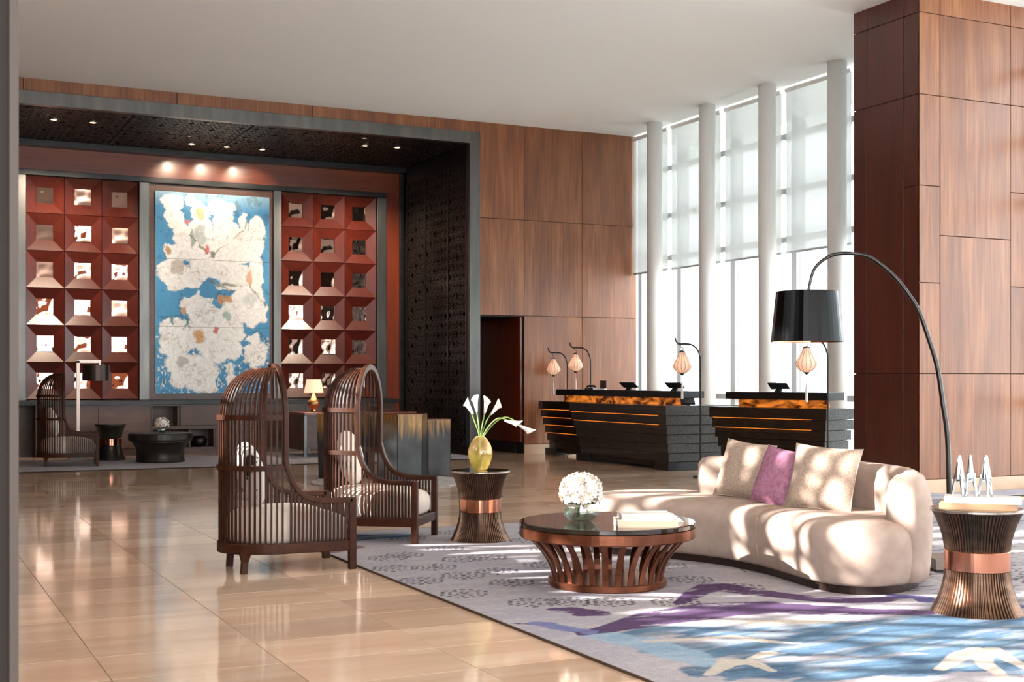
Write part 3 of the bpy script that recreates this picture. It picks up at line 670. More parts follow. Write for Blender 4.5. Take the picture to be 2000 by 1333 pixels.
eb = MB().box(RX0-.006, -1, .0, RX0, 10.34, .0135).box(RX0-.006, 10.325, 0, 10.9, 10.333, .0135)
obj('rug_binding', eb, flat('brown_rug_binding', '4f3b2a', rough=.8), rug)
def rug2(x, y):
    n1 = fbm(x*2, y*8, 71); n3 = fbm(x*9, y*30, 72, 3); c = L3('9b98a3')*(1-n1[:,None])+L3('bdb9b9')*n1[:,None]; k = sstep(.6,.68,n3)[:,None]*.5
    return c*(1-k)+L3('7d7c8c')*k
r2 = obj('area_rug', grid_mesh('alcove_rug', np.arange(1.6, 8.9, .05), np.arange(19.0, 21.7, .03), lambda X, Y: np.stack([X, Y, np.full(X.shape, .012)], 1), rug2, M['rug']), None)
tag(r2, 'pale lavender grey rug running into the alcove under the far seating', 'rug')
r3 = obj('area_rug', grid_mesh('strip_rug', np.arange(7.3, 12.2, .04), np.arange(10.36, 10.93, .03), lambda X, Y: np.stack([X, Y, np.full(X.shape, .012)], 1), rug2, M['rug']), None)
tag(r3, 'pale streaked carpet strip in front of the tall wood pillar', 'rug')
r4m = MB().lathe([(1.0,.002),(1.0,.011),(.96,.012)], 64, cap0=False); r4 = obj('area_rug', r4m, noisy('grey_mottled_rug', '8b8683', 'bdb6b0', (7,20,1), rough=.95, lo=.4, hi=.6)); r4.location = (5.75, 15.3, 0)
tag(r4, 'round pale grey rug under the gold-topped blocks', 'rug')

# ------------------------------------------------------------------ birdcage chairs
def cage_chair(label, pillow_mat, loc, rz):
    t = thing('birdcage_chair', label, 'chair', loc, rz, 'birdcage armchairs')
    wd = M['chair']; xa = -.05; a = .37; b = .295; zc = 1.04; hh = .33; xf = .42
    def plan(ph, k=1.0): return (xa-a*k*math.cos(ph), b*k*math.sin(ph))
    # continuous arm and arch frame
    side = [(xf+.0,-b,.475),(xf-.2,-b,.478),(.13,-b,.495),(.06,-b,.53),(.005,-b,.60),(xa+.02,-b,.68),(xa,-b,.76)]
    side = [tuple(p) for p in smooth_pts(side, 4)]+[(xa,-b,.9),(xa,-b,zc)]
    arch = [(xa, -b*math.cos(PI*k/20), zc+(hh+.02)*math.sin(PI*k/20)) for k in range(1, 20)]
    oth = [(x, -y, z) for x, y, z in reversed(side)]
    obj('arch_frame', MB().sweep(side+arch+oth, rsec(.05, .035), up=(0,0,1)), wd, t, bevel=.006)
    # rail
    rail = [(xf, -b)]+[(x_, -b) for x_ in (.25,.1)]+[plan(-PI/2+PI*k/24) for k in range(25)]+[(.1, b),(.25, b),(xf, b)]
    obj('seat_rail', MB().sweep([(x, y, .165) for x, y in rail], rsec(.075, .03) if False else [(-.016,-.035),(.016,-.035),(.016,.035),(-.016,.035)]), wd, t, bevel=.005)
    obj('front_rail', box(xf-.02, -b+.02, .13, xf+.015, b-.02, .20), wd, t, bevel=.004)
    deck = [(x*.97, y*.95) for x, y in rail]; obj('seat_deck', MB().prism(deck, .15, .19), wd, t)
    for s_ in (-1, 1):
        obj('front_leg', MB().prism([(xf-.025,s_*b-.025),(xf+.025,s_*b-.025),(xf+.025,s_*b+.025),(xf-.025,s_*b+.025)], 0, .49), wd, t, bevel=.005)
        lg = MB(); px_ = -.30; py = s_*.20
        lg.loft([[(px_+dx*k-.02*j, py+dy*k, z) for dx, dy in ((-.022,-.022),(.022,-.022),(.022,.022),(-.022,.022))] for z, k, j in ((0,1,.4),(.08,1,.1),(.125,1.5,0),(.15,2.0,0))])
        obj('rear_leg', lg, wd, t, bevel=.004)
    # bands
    for z in (1.045, .705):
        obj('hoop', MB().sweep([(*plan(-PI/2+PI*k/28, 1.03), z) for k in range(29)], [(-.007,-.018),(.007,-.018),(.007,.018),(-.007,.018)]), wd, t)
    # back slats bending over into the crown
    nb = 31; r0 = .17
    for k in range(nb):
        ph = -PI/2+PI*(k+.5)/nb; pts = []
        for z in (.19, .5, .8, zc): pts.append((*plan(ph), z))
        for j in range(1, 9):
            q = j/8*(PI/2-.28); pts.append((*plan(ph, math.cos(q)**.72), zc+hh*math.sin(q)/math.sin(PI/2-.28)))
        obj('cage_slat', MB().sweep(pts, [(-.0065,-.005),(.0065,-.005),(.0065,.005),(-.0065,.005)], up=(-math.cos(ph), math.sin(ph), 0)), wd, t)
    cap = [plan(-PI/2+PI*k/16, .43) for k in range(17)]
    obj('crown_cap', MB().prism(cap, zc+hh-.015, zc+hh+.012), wd, t, bevel=.004)
    # arm slats
    def armz(x):
        for p, q in zip(side[:-1], side[1:]):
            if q[0] <= x <= p[0]: return p[2]+(q[2]-p[2])*((p[0]-x)/max(1e-6, p[0]-q[0]))
        return .475
    sm = {}
    for s_ in (-1, 1):
        for k in range(15):
            x = xa+.03+k*(xf-.06-xa)/15+.01
            obj('arm_slat', box(x-.007, s_*b-.007, .195, x+.007, s_*b+.007, armz(x)-.012), wd, t)
    # cushions
    out = []
    for k in range(40):
        u_ = k/40
        if u_ < .5: x, y = plan(-PI/2+PI*u_*2, .86)
        else:
            v_ = (u_-.5)*2; x = xa+(xf-.03-xa)*(v_/.35 if v_ < .35 else (1 if v_ < .65 else (1-v_)/.35)); y = b*.88 if v_ < .35 else (b*.88*(1-2*(v_-.35)/.3) if v_ < .65 else -b*.88)
        out.append((x, y))
    def ring(sc, z): 
        cx_ = .03
        return [(cx_+(x-cx_)*sc, y*sc, z-(.035*max(0,(x-.15)/.25)**2 if z > .3 else 0)) for x, y in out]
    cu = MB().loft([ring(.93,.191), ring(1,.22), ring(1.02,.29), ring(1.0,.36), ring(.93,.40), ring(.75,.425), ring(.4,.435), ring(.1,.437)])
    obj('seat_cushion', cu, M['cushion'], t, smooth=True)
    pm = MB().sphere((0,0,0), 1, 24, 14, (.085,.215,.225)); Rm = Matrix.Translation((-.21, 0, .655)) @ Matrix.Rotation(-.22, 4, 'Y')
    obj('back_cushion', MB().merge(pm, Rm), pillow_mat, t, smooth=True)
    return t
cage_chair('nearest dark slatted birdcage chair, seen side-on, with a squiggle-patterned cushion', M['squiggle'], (2.45, 8.68, 0), 0)
cage_chair('dark slatted birdcage chair showing its open arch and plain white cushion', M['cushion'], (3.56, 9.83, .013), -.66)
cage_chair('far dark birdcage chair in the alcove beside the bronze drum stool', M['cushion'], (2.42, 20.15, .012), -.10)

# ------------------------------------------------------------------ waisted side tables
def side_table(label, loc, plain=False, sc=1.0):
    t = thing('side_table', label, 'table', loc, 0, 'waisted drum side tables'); t.scale = (sc, sc, sc)
    def rr(z): u_ = (z-.285)/.285; return .168+.075*abs(u_)**2.2
    N = 72
    rf = (lambda a, z: 1.0) if plain else (lambda a, z: 1+.022*(1 if int(round(a/(2*PI)*N*4)) % 4 < 2 else -1))
    lo = [(rr(z), z) for z in np.linspace(.0, .235, 12)]; up_ = [(rr(z), z) for z in np.linspace(.345, .562, 12)]
    n = 48 if plain else N*4; bm_ = M['bronzedark'] if plain else M['rib']
    obj('lower_drum', MB().lathe(lo, n, rf=rf), bm_, t, smooth=plain); obj('upper_drum', MB().lathe(up_, n, rf=rf), bm_, t, smooth=plain)
    obj('copper_band', MB().lathe([(.170,.232),(.176,.238),(.176,.342),(.170,.348)], 64), M['copper'], t, smooth=False)
    obj('table_top', MB().lathe([(.247,.560),(.252,.564),(.252,.572),(.245,.576)], 64), M['rimm'] if not plain else bm_, t)
    obj('inlay', MB().lathe([(.240,.5755),(.240,.5775)], 64), M['darktop'], t)
    return t
side_table('ribbed bronze waisted table carrying the calla lily vase', (4.281, 9.355, .013), sc=.97)
side_table('ribbed bronze waisted table at the right edge, carrying chrome sculptures', (5.43, 5.247, .013))
side_table('plain dark waisted stool beside the far birdcage chair', (3.22, 21.3, .012), True)

# vase with callas
V0 = (4.281, 9.355, .013+.97*.5775)
def vprof(k=1.0, z0=0, z1=.27): return [(.03,0),(.055,.004),(.078,.05),(.097,.11),(.098,.15),(.085,.20),(.058,.245),(.036,.268),(.033,.272)]
t = thing('vase', 'amber green egg-shaped glass vase on the ribbed side table', 'vase', V0)
obj('glass_body', MB().lathe(vprof(), 40, cap1=False), M['amberglass'], t, smooth=True)
obj('water', MB().lathe([(.025,.006),(.05,.01),(.073,.05),(.092,.11),(.0925,.13)], 32), M['water'], t, smooth=True)
CAL = [(-.085,.50,'leftmost, nodding left'),(-.035,.52,'second from the left, upright'),(.045,.51,'third from the left, upright'),(.12,.49,'fourth from the left, leaning right'),(.255,.385,'fifth, arching right'),(.36,.335,'rightmost, almost horizontal')]
rt = Vector((math.cos(YAW), -math.sin(YAW), 0)); fw = Vector((math.sin(YAW), math.cos(YAW), 0))
for k, (dx, dz, nm) in enumerate(CAL):
    t = thing('calla_lily', 'white calla lily in the amber vase, '+nm, 'flower', V0, 0, 'calla lilies in the amber vase')
    dep = (-.03, .03, -.02, .02, -.02, .0)[k]
    base = rt*(-dx*.08)+fw*0+Vector((0,0,.04)); neck = rt*(dx*.06)+Vector((0,0,.262)); tip = rt*dx+fw*dep+Vector((0,0,dz))
    mid = neck.lerp(tip, .5)+Vector((0,0,.035*abs(dx)/.1 if abs(dx) > .1 else .01))
    pts = smooth_pts([base, neck, mid, tip], 6)
    obj('stem', MB().tube(pts, .0052, 8), M['green'], t, smooth=True)
    d_ = (tip-mid).normalized(); 
    if k == 0: d_ = (rt*-.5+Vector((0,0,.85))).normalized()
    bl = MB(); rings = []
    for s_, r_ in ((0,.006),(.03,.012),(.07,.017),(.10,.024),(.122,.034)):
        rings.append([(r_*math.cos(2*PI*i/20), r_*math.sin(2*PI*i/20), s_+(.03*math.cos(2*PI*i/20)*(r_/.04)**2)) for i in range(20)])
    inner = [[(x*.85, y*.85, z-.003) for x, y, z in r] for r in reversed(rings[1:])]
    bl.loft(rings+inner, True, True)
    q = d_.to_track_quat('Z', 'X').to_matrix().to_4x4()
    obj('bloom', MB().merge(bl, Matrix.Translation(tip-d_*.06) @ q), M['petal'], t, smooth=True)
    obj('spadix', MB().merge(MB().tube([(0,0,.02),(0,0,.085)], .004, 6), Matrix.Translation(tip-d_*.06) @ q), flat('yellow_spadix', 'd9b54a', rough=.6), t)

# ------------------------------------------------------------------ coffee table
CTc = (4.066, 6.967, .013)
t = thing('coffee_table', 'round coffee table with curved bronze slats and dark stone top', 'table', CTc)
n = 72
obj('table_top', MB().lathe([(.535,.372),(.552,.375),(.552,.398),(.545,.402)], n), M['darktop'], t)
obj('top_rim', MB().lathe([(.50,.305),(.545,.305),(.552,.312),(.552,.368),(.545,.372),(.50,.372)], n), M['bronze'], t)
obj('base_ring', MB().lathe([(.30,.0),(.365,.0),(.372,.006),(.372,.040),(.365,.045),(.30,.045)], n), M['bronze'], t)
for k in range(28):
    a = 2*PI*(k+.5)/28; pts = []
    for j in range(9):
        z = .042+j*.0335; u_ = (j/8); r = .345+.16*u_**1.9; pts.append((r*math.cos(a), r*math.sin(a), z))
    obj('slat', MB().sweep(pts, [(-.019,-.006),(.019,-.006),(.019,.006),(-.019,.006)], up=(math.cos(a), math.sin(a), 0)), M['bronze'], t, bevel=.002)
TT = CTc[2]+.402
def at(dr_, df): p = Vector(CTc)+rt*dr_+fw*df; return (p.x, p.y, TT)
# hydrangea bowl
def hydrangea(center, R_, n_, seed):
    r_ = random.Random(seed); white_, blush = MB(), MB()
    for k in range(n_):
        z = r_.uniform(-.55, 1); a = r_.uniform(0, 2*PI); s_ = math.sqrt(max(0,1-z*z)); nrm = Vector((s_*math.cos(a), s_*math.sin(a), z*.82))
        rad = R_*(r_.uniform(.86,1.04)+.06*math.sin(a*4+z*5)); c = Vector(center)+nrm*rad; q = nrm.normalized().to_track_quat('Z','Y').to_matrix().to_4x4()
        mb_ = MB(); s2 = R_*.21
        for j in range(4):
            b_ = j*PI/2+r_.random(); ca, sa = math.cos(b_), math.sin(b_)
            mb_.add([(0,0,0),(s2*.55*ca-s2*.4*sa, s2*.55*sa+s2*.4*ca, s2*.34),(s2*ca, s2*sa, s2*.5),(s2*.55*ca+s2*.4*sa, s2*.55*sa-s2*.4*ca, s2*.34)], [(0,1,2,3)])
        (blush if (r_.random() < .12+.2*(a > 2.4 and a < 4.6)) else white_).merge(mb_, Matrix.Translation(c) @ q)
    core = MB().sphere(center, R_*.78, 14, 10, (1,1,.82))
    return white_, blush, core
def hyd_things(loc, R_, n_, seed, vlab, flab, bowl):
    v = thing('vase', vlab, 'vase', loc)
    obj('glass_body', MB().lathe(bowl, 36, cap1=False), M['glass'], v, smooth=True)
    obj('water', MB().lathe([(r*.93, z+.004) for r, z in bowl[:4]], 30), M['clearwater'], v, smooth=True)
    h = thing('hydrangea_bunch', flab, 'flowers', loc)
    zt = bowl[-1][1]; a_, b_, c_ = hydrangea((0, 0, zt+R_*.58), R_, n_, seed)
    obj('white_florets', a_, M['petal'], h, kind='stuff'); obj('blush_florets', b_, M['petalp'], h, kind='stuff', label='blush pink florets'); obj('flower_core', c_, M['petal'], h, smooth=True)
    for k in range(5):
        a = k*1.3; obj('leaf', MB().add([(0,0,zt-.01),(R_*.5*math.cos(a-.3), R_*.5*math.sin(a-.3), zt+.012),(R_*.95*math.cos(a), R_*.95*math.sin(a), zt-.0),(R_*.5*math.cos(a+.3), R_*.5*math.sin(a+.3), zt+.012),(R_*.5*math.cos(a), R_*.5*math.sin(a), zt-.004)], [(0,1,4),(1,2,4),(2,3,4),(3,0,4)]), M['leaf'], h)
    for k in range(4):
        a = k*1.6; obj('stem', MB().tube([(R_*.3*math.cos(a), R_*.3*math.sin(a), .02),(R_*.1*math.cos(a), R_*.1*math.sin(a), zt),(R_*.2*math.cos(a), R_*.2*math.sin(a), zt+R_*.4)], .004, 6), M['leaf'], h)
hyd_things(at(-.165, -.02), .125, 330, 3, 'clear round glass bowl on the dark stone coffee table', 'white and blush hydrangea bunch in the bowl on the coffee table', [(.05,0),(.075,.006),(.105,.035),(.115,.065),(.108,.095),(.098,.11)])
def book(loc, rz, w_, d_, h_, label, cover, spine):
    b_ = thing('book', label, 'book', loc, rz, None)
    obj('pages', box(-w_/2+.004, -d_/2+.006, .003, w_/2-.006, d_/2-.006, h_-.003), M['paper'], b_)
    obj('cover', MB().box(-w_/2,-d_/2,0,w_/2,d_/2,.003).box(-w_/2,-d_/2,h_-.003,w_/2,d_/2,h_), cover, b_)
    obj('spine', box(-w_/2,-d_/2-.001,0,w_/2,-d_/2+.004,h_), spine, b_)
p = at(.21, -.27); book(p, -.40, .36, .24, .04, 'large cream book at the bottom of the stack on the coffee table', M['bookcream'], M['bookcream'])
book((p[0]+.0, p[1]+.0, p[2]+.04), -.33, .31, .2, .036, 'smaller white book on top of the cream book', M['paper'], M['paper'])
p2 = at(.40, -.10)
nt = obj('napkin', MB().add([(-.05,-.04,.001),(.05,-.05,.001),(.06,.04,.001),(-.04,.05,.001),(0,0,.022),(.03,-.03,.03),(-.03,.03,.012)], [(0,1,5),(0,5,4),(0,4,3),(1,2,5),(5,2,4),(4,2,6),(6,2,3),(4,6,3),(3,2,1,0)]), M['paper']); nt.location = p2; tag(nt, 'crumpled white paper beside the books on the coffee table', 'paper')

# ------------------------------------------------------------------ sofa
sofa = thing('sofa', 'kidney-shaped oatmeal sofa with a wrapping back on a dark plinth', 'sofa', (0,0,.013))
SO = [(5.60,5.90),(5.40,5.86),(5.2,5.92),(5.09,6.08),(5.08,6.3),(5.13,6.6),(5.18,6.95),(5.15,7.35),(5.02,7.7),(4.84,7.98),(4.70,8.22),(4.72,8.48),(4.92,8.66),(5.22,8.70),(5.55,8.6),(5.82,8.25),(5.98,7.8),(6.05,7.2),(6.03,6.6),(5.88,6.1)]
SC = smooth_pts([(x, y, 0) for x, y in SO], 5, True); ccx = sum(p.x for p in SC)/len(SC); ccy = sum(p.y for p in SC)/len(SC)
def offs(pts, d_):
    out = []; n = len(pts)
    for i, p in enumerate(pts):
        tn = (pts[(i+1)%n]-pts[i-1]).normalized(); nn = Vector((tn.y, -tn.x, 0))
        out.append(p+nn*d_)
    return out
area = sum(SC[i-1].x*SC[i].y-SC[i].x*SC[i-1].y for i in range(len(SC)))
sg = -1 if area < 0 else 1
def ringo(d_, z): return [(p.x, p.y, z) for p in offs(SC, -d_*sg)]
obj('plinth', MB().loft([ringo(.05, .0), ringo(.05, .055)]), M['plinth'], sofa)
obj('seat', MB().loft([ringo(.03,.052), ringo(.012,.07), ringo(0,.12), ringo(-.012,.22), ringo(-.008,.32), ringo(.005,.365), ringo(.03,.395), ringo(.07,.415), ringo(.13,.428), ringo(.2,.433)]), M['sofa'], sofa, smooth=True)
# welt seam across the seat front
seam = [(5.62,6.95,.436),(5.40,6.93,.436),(5.27,6.92,.426),(5.20,6.915,.40),(5.172,6.91,.34),(5.165,6.905,.22),(5.178,6.90,.10)]
obj('seam', MB().tube(smooth_pts(seam, 5), .0035, 6), M['booktan'], sofa)
# back rest
BK = [(5.55,8.14),(5.74,7.97),(5.86,7.72),(5.93,7.3),(5.94,6.85),(5.90,6.45),(5.80,6.16),(5.64,6.0),(5.50,5.97)]
BP = smooth_pts([(x, y, 0) for x, y in BK], 6); n = len(BP); rings = []
for i, p in enumerate(BP):
    tn = (BP[min(i+1,n-1)]-BP[max(i-1,0)]).normalized(); nn = Vector((-tn.y, tn.x, 0))
    if nn.dot(Vector((1,0,0)))+nn.dot((p-Vector((5.4,6.95,0))).normalized()) < 0: nn = -nn
    u_ = i/(n-1); en = min(1, math.sqrt(max(0, 1-(max(0, .06-u_)/.06)**2)), math.sqrt(max(0, 1-(max(0, u_-.93)/.07)**2))); en = max(en, .22)
    H_ = .70+.03*math.sin(PI*u_)-.0*u_; T = .115*en; hz = .06+(H_-.06)*(.55+.45*en) if False else H_*(1-.10*(1-en))
    sec = []
    for q, (o_, z) in enumerate([(-1,.06),(-1.05,.3),(-1.0,.45),(-.95,.58),(-.75,.66),(-.3,.70),(.2,.70),(.65,.67),(.95,.60),(1.12,.48),(1.1,.3),(1.0,.15),(.9,.06)]):
        zz = z if z < .3 else .3+(z-.3)*(hz-.3)/.40; sec.append(p+nn*(o_*T)+Vector((0,0,zz)))
    rings.append(sec)
obj('backrest', MB().loft(rings), M['sofa'], sofa, smooth=True)
for i in (34, 12):
    obj('seam', MB().tube([r_*1.0 for r_ in [Vector(q)+(Vector(q)-Vector((BP[i].x, BP[i].y, .4))).normalized()*.0008 for q in rings[i]]], .003, 5), M['booktan'], sofa)
def pillow(label, mat, c, rz, tilt, w_, h_, d_, roll=0):
    t = thing('pillow', label, 'pillow', c, rz)
    N = 14; f, b_ = [], []
    for sgn, L_ in ((1, f), (-1, b_)):
        for i in range(N+1):
            for j in range(N+1):
                u_, v_ = i/N*2-1, j/N*2-1
                pin = 1-.07*(1-u_*u_)*(v_*v_) ; pin2 = 1-.07*(1-v_*v_)*(u_*u_)
                th = d_/2*max(0,(1-u_**4)*(1-v_**4))**.55*(1+.06*math.sin(5*u_+3*v_))
                L_.append((sgn*th, u_*w_/2*pin2, v_*h_/2*pin))
    mb_ = MB()
    F = [(i*(N+1)+j, (i+1)*(N+1)+j, (i+1)*(N+1)+j+1, i*(N+1)+j+1) for i in range(N) for j in range(N)]
    mb_.add(f, F); mb_.add(b_, [tuple(reversed(q)) for q in F])
    R_ = Matrix.Rotation(tilt, 4, 'Y') @ Matrix.Rotation(roll, 4, 'X')
    obj('pillow_cover', MB().merge(mb_, R_), mat, t, smooth=True)
    edge = []
    for a_, b__ in ((0,-1),(1,0),(0,1),(-1,0)):
        for q in range(8):
            tt = -1+q/4
            u_, v_ = (tt, -1) if (a_, b__) == (0,-1) else (1, tt) if (a_, b__) == (1,0) else (-tt, 1) if (a_, b__) == (0,1) else (-1, -tt)
            edge.append((0, u_*w_/2*(1-.07*(1-v_*v_)*(u_*u_)), v_*h_/2*(1-.07*(1-u_*u_)*(v_*v_))))
    obj('piping', MB().merge(MB().tube(edge, .004, 6, up=(1,0,0), closed=True), R_), mat, t, smooth=True)
pillow('beige square pillow leaning at the left end of the sofa back', M['beige'], (5.60, 7.62, .64), .22, .30, .47, .43, .14, .08)
pillow('pink mauve pillow squeezed between the two beige pillows', M['pink'], (5.515, 7.13, .63), .15, .34, .36, .41, .12, .12)
pillow('beige square pillow at the right, in front of the sofa corner', M['beige'], (5.58, 6.73, .645), .36, .30, .50, .44, .15, .05)

# ------------------------------------------------------------------ arc lamp
def W(px, py, d_):
    L_ = (px-1000)/2500*d_; p_ = rt*L_+fw*d_; return Vector((p_.x, p_.y, 1.3+(742-py)*d_/2500))
lamp = thing('arc_floor_lamp', 'tall chrome arc lamp with black drum shade curving over the sofa', 'lamp', (6.52, 6.52, .013))
off = Vector((6.52, 6.52, .013))
ap = [(0, 0, 0.09), (-0.018, 0.009, 0.476), (-0.03, 0.015, 0.89), (-0.058, 0.028, 1.12), (-0.093, 0.045, 1.374), (-0.146, 0.071, 1.569), (-0.205, 0.1, 1.753), (-0.268, 0.131, 1.868), (-0.352, 0.172, 1.986), (-0.433, 0.212, 2.067), (-0.515, 0.251, 2.126), (-0.618, 0.302, 2.147), (-0.712, 0.347, 2.143), (-0.784, 0.382, 2.108), (-0.846, 0.413, 2.039), (-0.878, 0.428, 1.913), (-0.884, 0.431, 1.816)]
P_ = smooth_pts(ap, 6); obj('arc_arm', MB().tube(P_, .017, 12, up=(0,1,0), scales=[1.1-.5*i/len(P_) for i in range(len(P_))]), M['steel'], lamp, smooth=True)
bb = MB().merge(MB().box(-.17,-.17,.012,.17,.17,.085), Matrix.Rotation(-YAW, 4, 'Z')); obj('base', bb, flat('taupe_stone_base', '7d7068', rough=.35), lamp, bevel=.004)
obj('base_plate', MB().merge(MB().box(-.165,-.165,0,.165,.165,.012), Matrix.Rotation(-YAW, 4, 'Z')), M['black'], lamp)
scx, scy = -0.890, 0.434
obj('lamp_shade', MB().lathe([(.244,1.545),(.209,1.888),(.203,1.888),(.238,1.545),(.244,1.545)], 48, c=(scx, scy), cap0=False, cap1=False), M['shadeblk'], lamp, smooth=False)
obj('shade_lining', MB().lathe([(.236,1.547),(.201,1.884),(.02,1.884)], 40, c=(scx, scy), cap0=False), M['copper'], lamp)
obj('lamp_socket', MB().tube([(scx,scy,1.83),(scx,scy,1.70)], .022, 12), M['chrome'], lamp)
obj('bulb', MB().sphere((scx,scy,1.66), .035), M['linen'], lamp, smooth=True)

# ------------------------------------------------------------------ sculptures and books on the right table
T2 = Vector((5.43, 5.247, .013+.5775))
p = T2+rt*.01; book((p.x, p.y, p.z), -.85, .40, .27, .03, 'tan book under the white block on the right side table', M['booktan'], M['booktan'])
blk = obj('marble_block', box(-.2,-.12,0,.2,.12,.03), flat('white_marble_block', 'c4c0ba', rough=.3), bevel=.002); q_ = T2+rt*.03; blk.location = (q_.x, q_.y, q_.z+.03); blk.rotation_euler = (0,0,-.80); tag(blk, 'white slab carrying the three chrome cone sculptures', 'slab')
for k, (dx, df, rz, nm) in enumerate(((-.105,-.02,.3,'left'),(-.035,.01,1.2,'middle'),(.045,-.01,.1,'right'))):
    q_ = T2+rt*dx+fw*df; t = thing('chrome_sculpture', 'chrome hollow cone sculpture on splayed legs, '+nm+' of the three', 'sculpture', (q_.x, q_.y, q_.z+.06), rz-YAW, 'chrome cone sculptures')
    obj('cone_body', MB().lathe([(.034,.085),(.030,.11),(.020,.17),(.012,.215),(.009,.228),(.003,.233)], 24, sy=.7), M['chrome'], t, smooth=True)
    for j in range(3):
        a = j*2*PI/3+.4; obj('leg', MB().tube(smooth_pts([(.018*math.cos(a),.014*math.sin(a),.13),(.028*math.cos(a),.022*math.sin(a),.08),(.044*math.cos(a),.036*math.sin(a),.0)], 4), .011, 8, scales=[1.35-.9*i/8 for i in range(9)]), M['chrome'], t, smooth=True)

# ------------------------------------------------------------------ reception counters
def counter(label, loc, rz, L_, W_, strips=(1,2,3,4)):
    """front along local +x (faces -y), depth +y; origin at the front left of the top slab"""
    t = thing('reception_counter', label, 'counter', loc, rz, 'stepped reception counters')
    z = .93; hs_ = [.145,.135,.135,.135,.135,.13]; ins = 0
    obj('core', box(.16, .16, .05, L_-.16, W_-.06, .9), M['backing'], t)
    for k, h in enumerate(hs_):
        z0 = z-h+.005; i_ = ins
        o = obj('slab', box(i_, i_, z0, L_-i_, W_-i_*.5, z), M['slab'], t, bevel=.003)
        obj('end_facing', box(L_-i_-.001, i_+.004, z0+.003, L_-i_+.004, W_-i_*.5-.004, z-.003), M['slabgrey'], o)
        obj('end_facing', box(i_-.004, i_+.004, z0+.003, i_+.001, W_-i_*.5-.004, z-.003), M['slabgrey'], o)
        if k in strips: obj('light_strip', box(i_+.06, i_+.006, z0-.0018, L_-i_-.22, i_+.014, z0), M['strip'], t)
        z -= h; ins += .028
    for x0, x1 in ((.06, .45), (L_-.45, L_-.08)): obj('foot', box(x0, .10, 0, x1, W_-.1, .115), M['black'], t, bevel=.004)
    return t
# main counter: front faces -X; local x runs along -Y
counter('long stepped dark reception counter, middle module behind the coffee table', (9.88, 18.15, 0), -PI/2, 2.85, 1.3, (0,1))
counter('stepped dark reception counter module farthest back, near the wood wall', (10.2, 19.85, 0), -PI/2, 1.62, .40, (0,1,2,3))
B = Vector((10.62, 12.75, 0)); fd = Vector((-.259, .966, 0)); A_ = B+fd*1.9
counter('stepped dark reception counter nearest the tall wood pillar', (A_.x, A_.y, 0), math.atan2(-fd.y, -fd.x), 1.9, .66, (0,1))
up_ = thing('upper_counter', 'raised black transaction top with amber onyx band on the long counter', 'counter', (0,0,.93))
obj('black_top', box(10.25, 15.42, .105, 10.62, 19.3, .205), M['black'], up_, bevel=.003); obj('onyx_band', box(10.36, 15.6, 0, 10.40, 19.2, .104), M['onyx'], up_)
up2 = thing('upper_counter', 'raised black transaction top with glowing onyx band beside the tall wood pillar', 'counter', (A_.x, A_.y, .93), math.atan2(-fd.y, -fd.x))
obj('black_top', box(.15, .16, .105, 1.83, .50, .205), M['black'], up2, bevel=.003); obj('onyx_band', box(.3, .26, 0, 1.75, .30, .104), M['onyx'], up2)
def screen(label, loc, rz, s_=1.0, cat='monitor'):
    t = thing('monitor', label, cat, loc, rz); t.scale = (s_,)*3
    R_ = Matrix.Translation((0,0,.075)) @ Matrix.Rotation(-.45, 4, 'X')
    obj('screen', MB().merge(MB().box(-.13,-.09,0,.13,.09,.012), R_), M['rubber'], t); obj('stand', MB().prism([(-.05,-.05),(.05,-.05),(.05,.05),(-.05,.05)], 0, .04, [(-.03,-.02),(.03,-.02),(.03,.03),(-.03,.03)]), M['rubber'], t)
zt = 1.135
screen('black tilted screen on the long counter, left of the two', (10.46, 17.25, zt), -1.0); screen('black tilted screen on the long counter, right of the two', (10.46, 15.95, zt), -1.0)
q_ = B+fd*.98+Vector((.966,.259,0))*.33; screen('black tilted screen on the counter by the tall wood pillar', (q_.x, q_.y, zt), -.95)
ph = thing('telephone', 'black desk telephone with raised handset on the long counter', 'telephone', (10.46, 18.45, zt), -1.0)
obj('phone_body', MB().prism([(-.08,-.09),(.08,-.09),(.08,.09),(-.08,.09)], 0, .03, [(-.07,-.07),(.07,-.07),(.07,.09),(-.07,.09)]), M['rubber'], ph); obj('handset', MB().tube([(-.08,0,.04),(-.06,0,.06),(.06,0,.06),(.08,0,.04)], .017, 8), M['rubber'], ph)
sg_ = thing('sign_holder', 'small square dark sign card standing behind the telephone', 'sign', (10.5, 18.12, zt), -1.25)
obj('card', MB().box(-.065,-.004,.02,.065,.004,.15), flat('brown_card', '3a2a22', rough=.6), sg_); obj('foot', box(-.05,-.03,0,.05,.03,.02), M['linen'], sg_)
cr_ = thing('card_reader', 'black card reader on the right end of the long counter', 'card reader', (10.3, 15.37, .93), -.5)
obj('reader_body', MB().merge(MB().box(-.10,-.08,0,.10,.08,.03), Matrix.Translation((0,0,.05)) @ Matrix.Rotation(.5, 4, 'X')), M['rubber'], cr_); obj('stand', box(-.03,-.03,0,.03,.03,.05), M['rubber'], cr_)

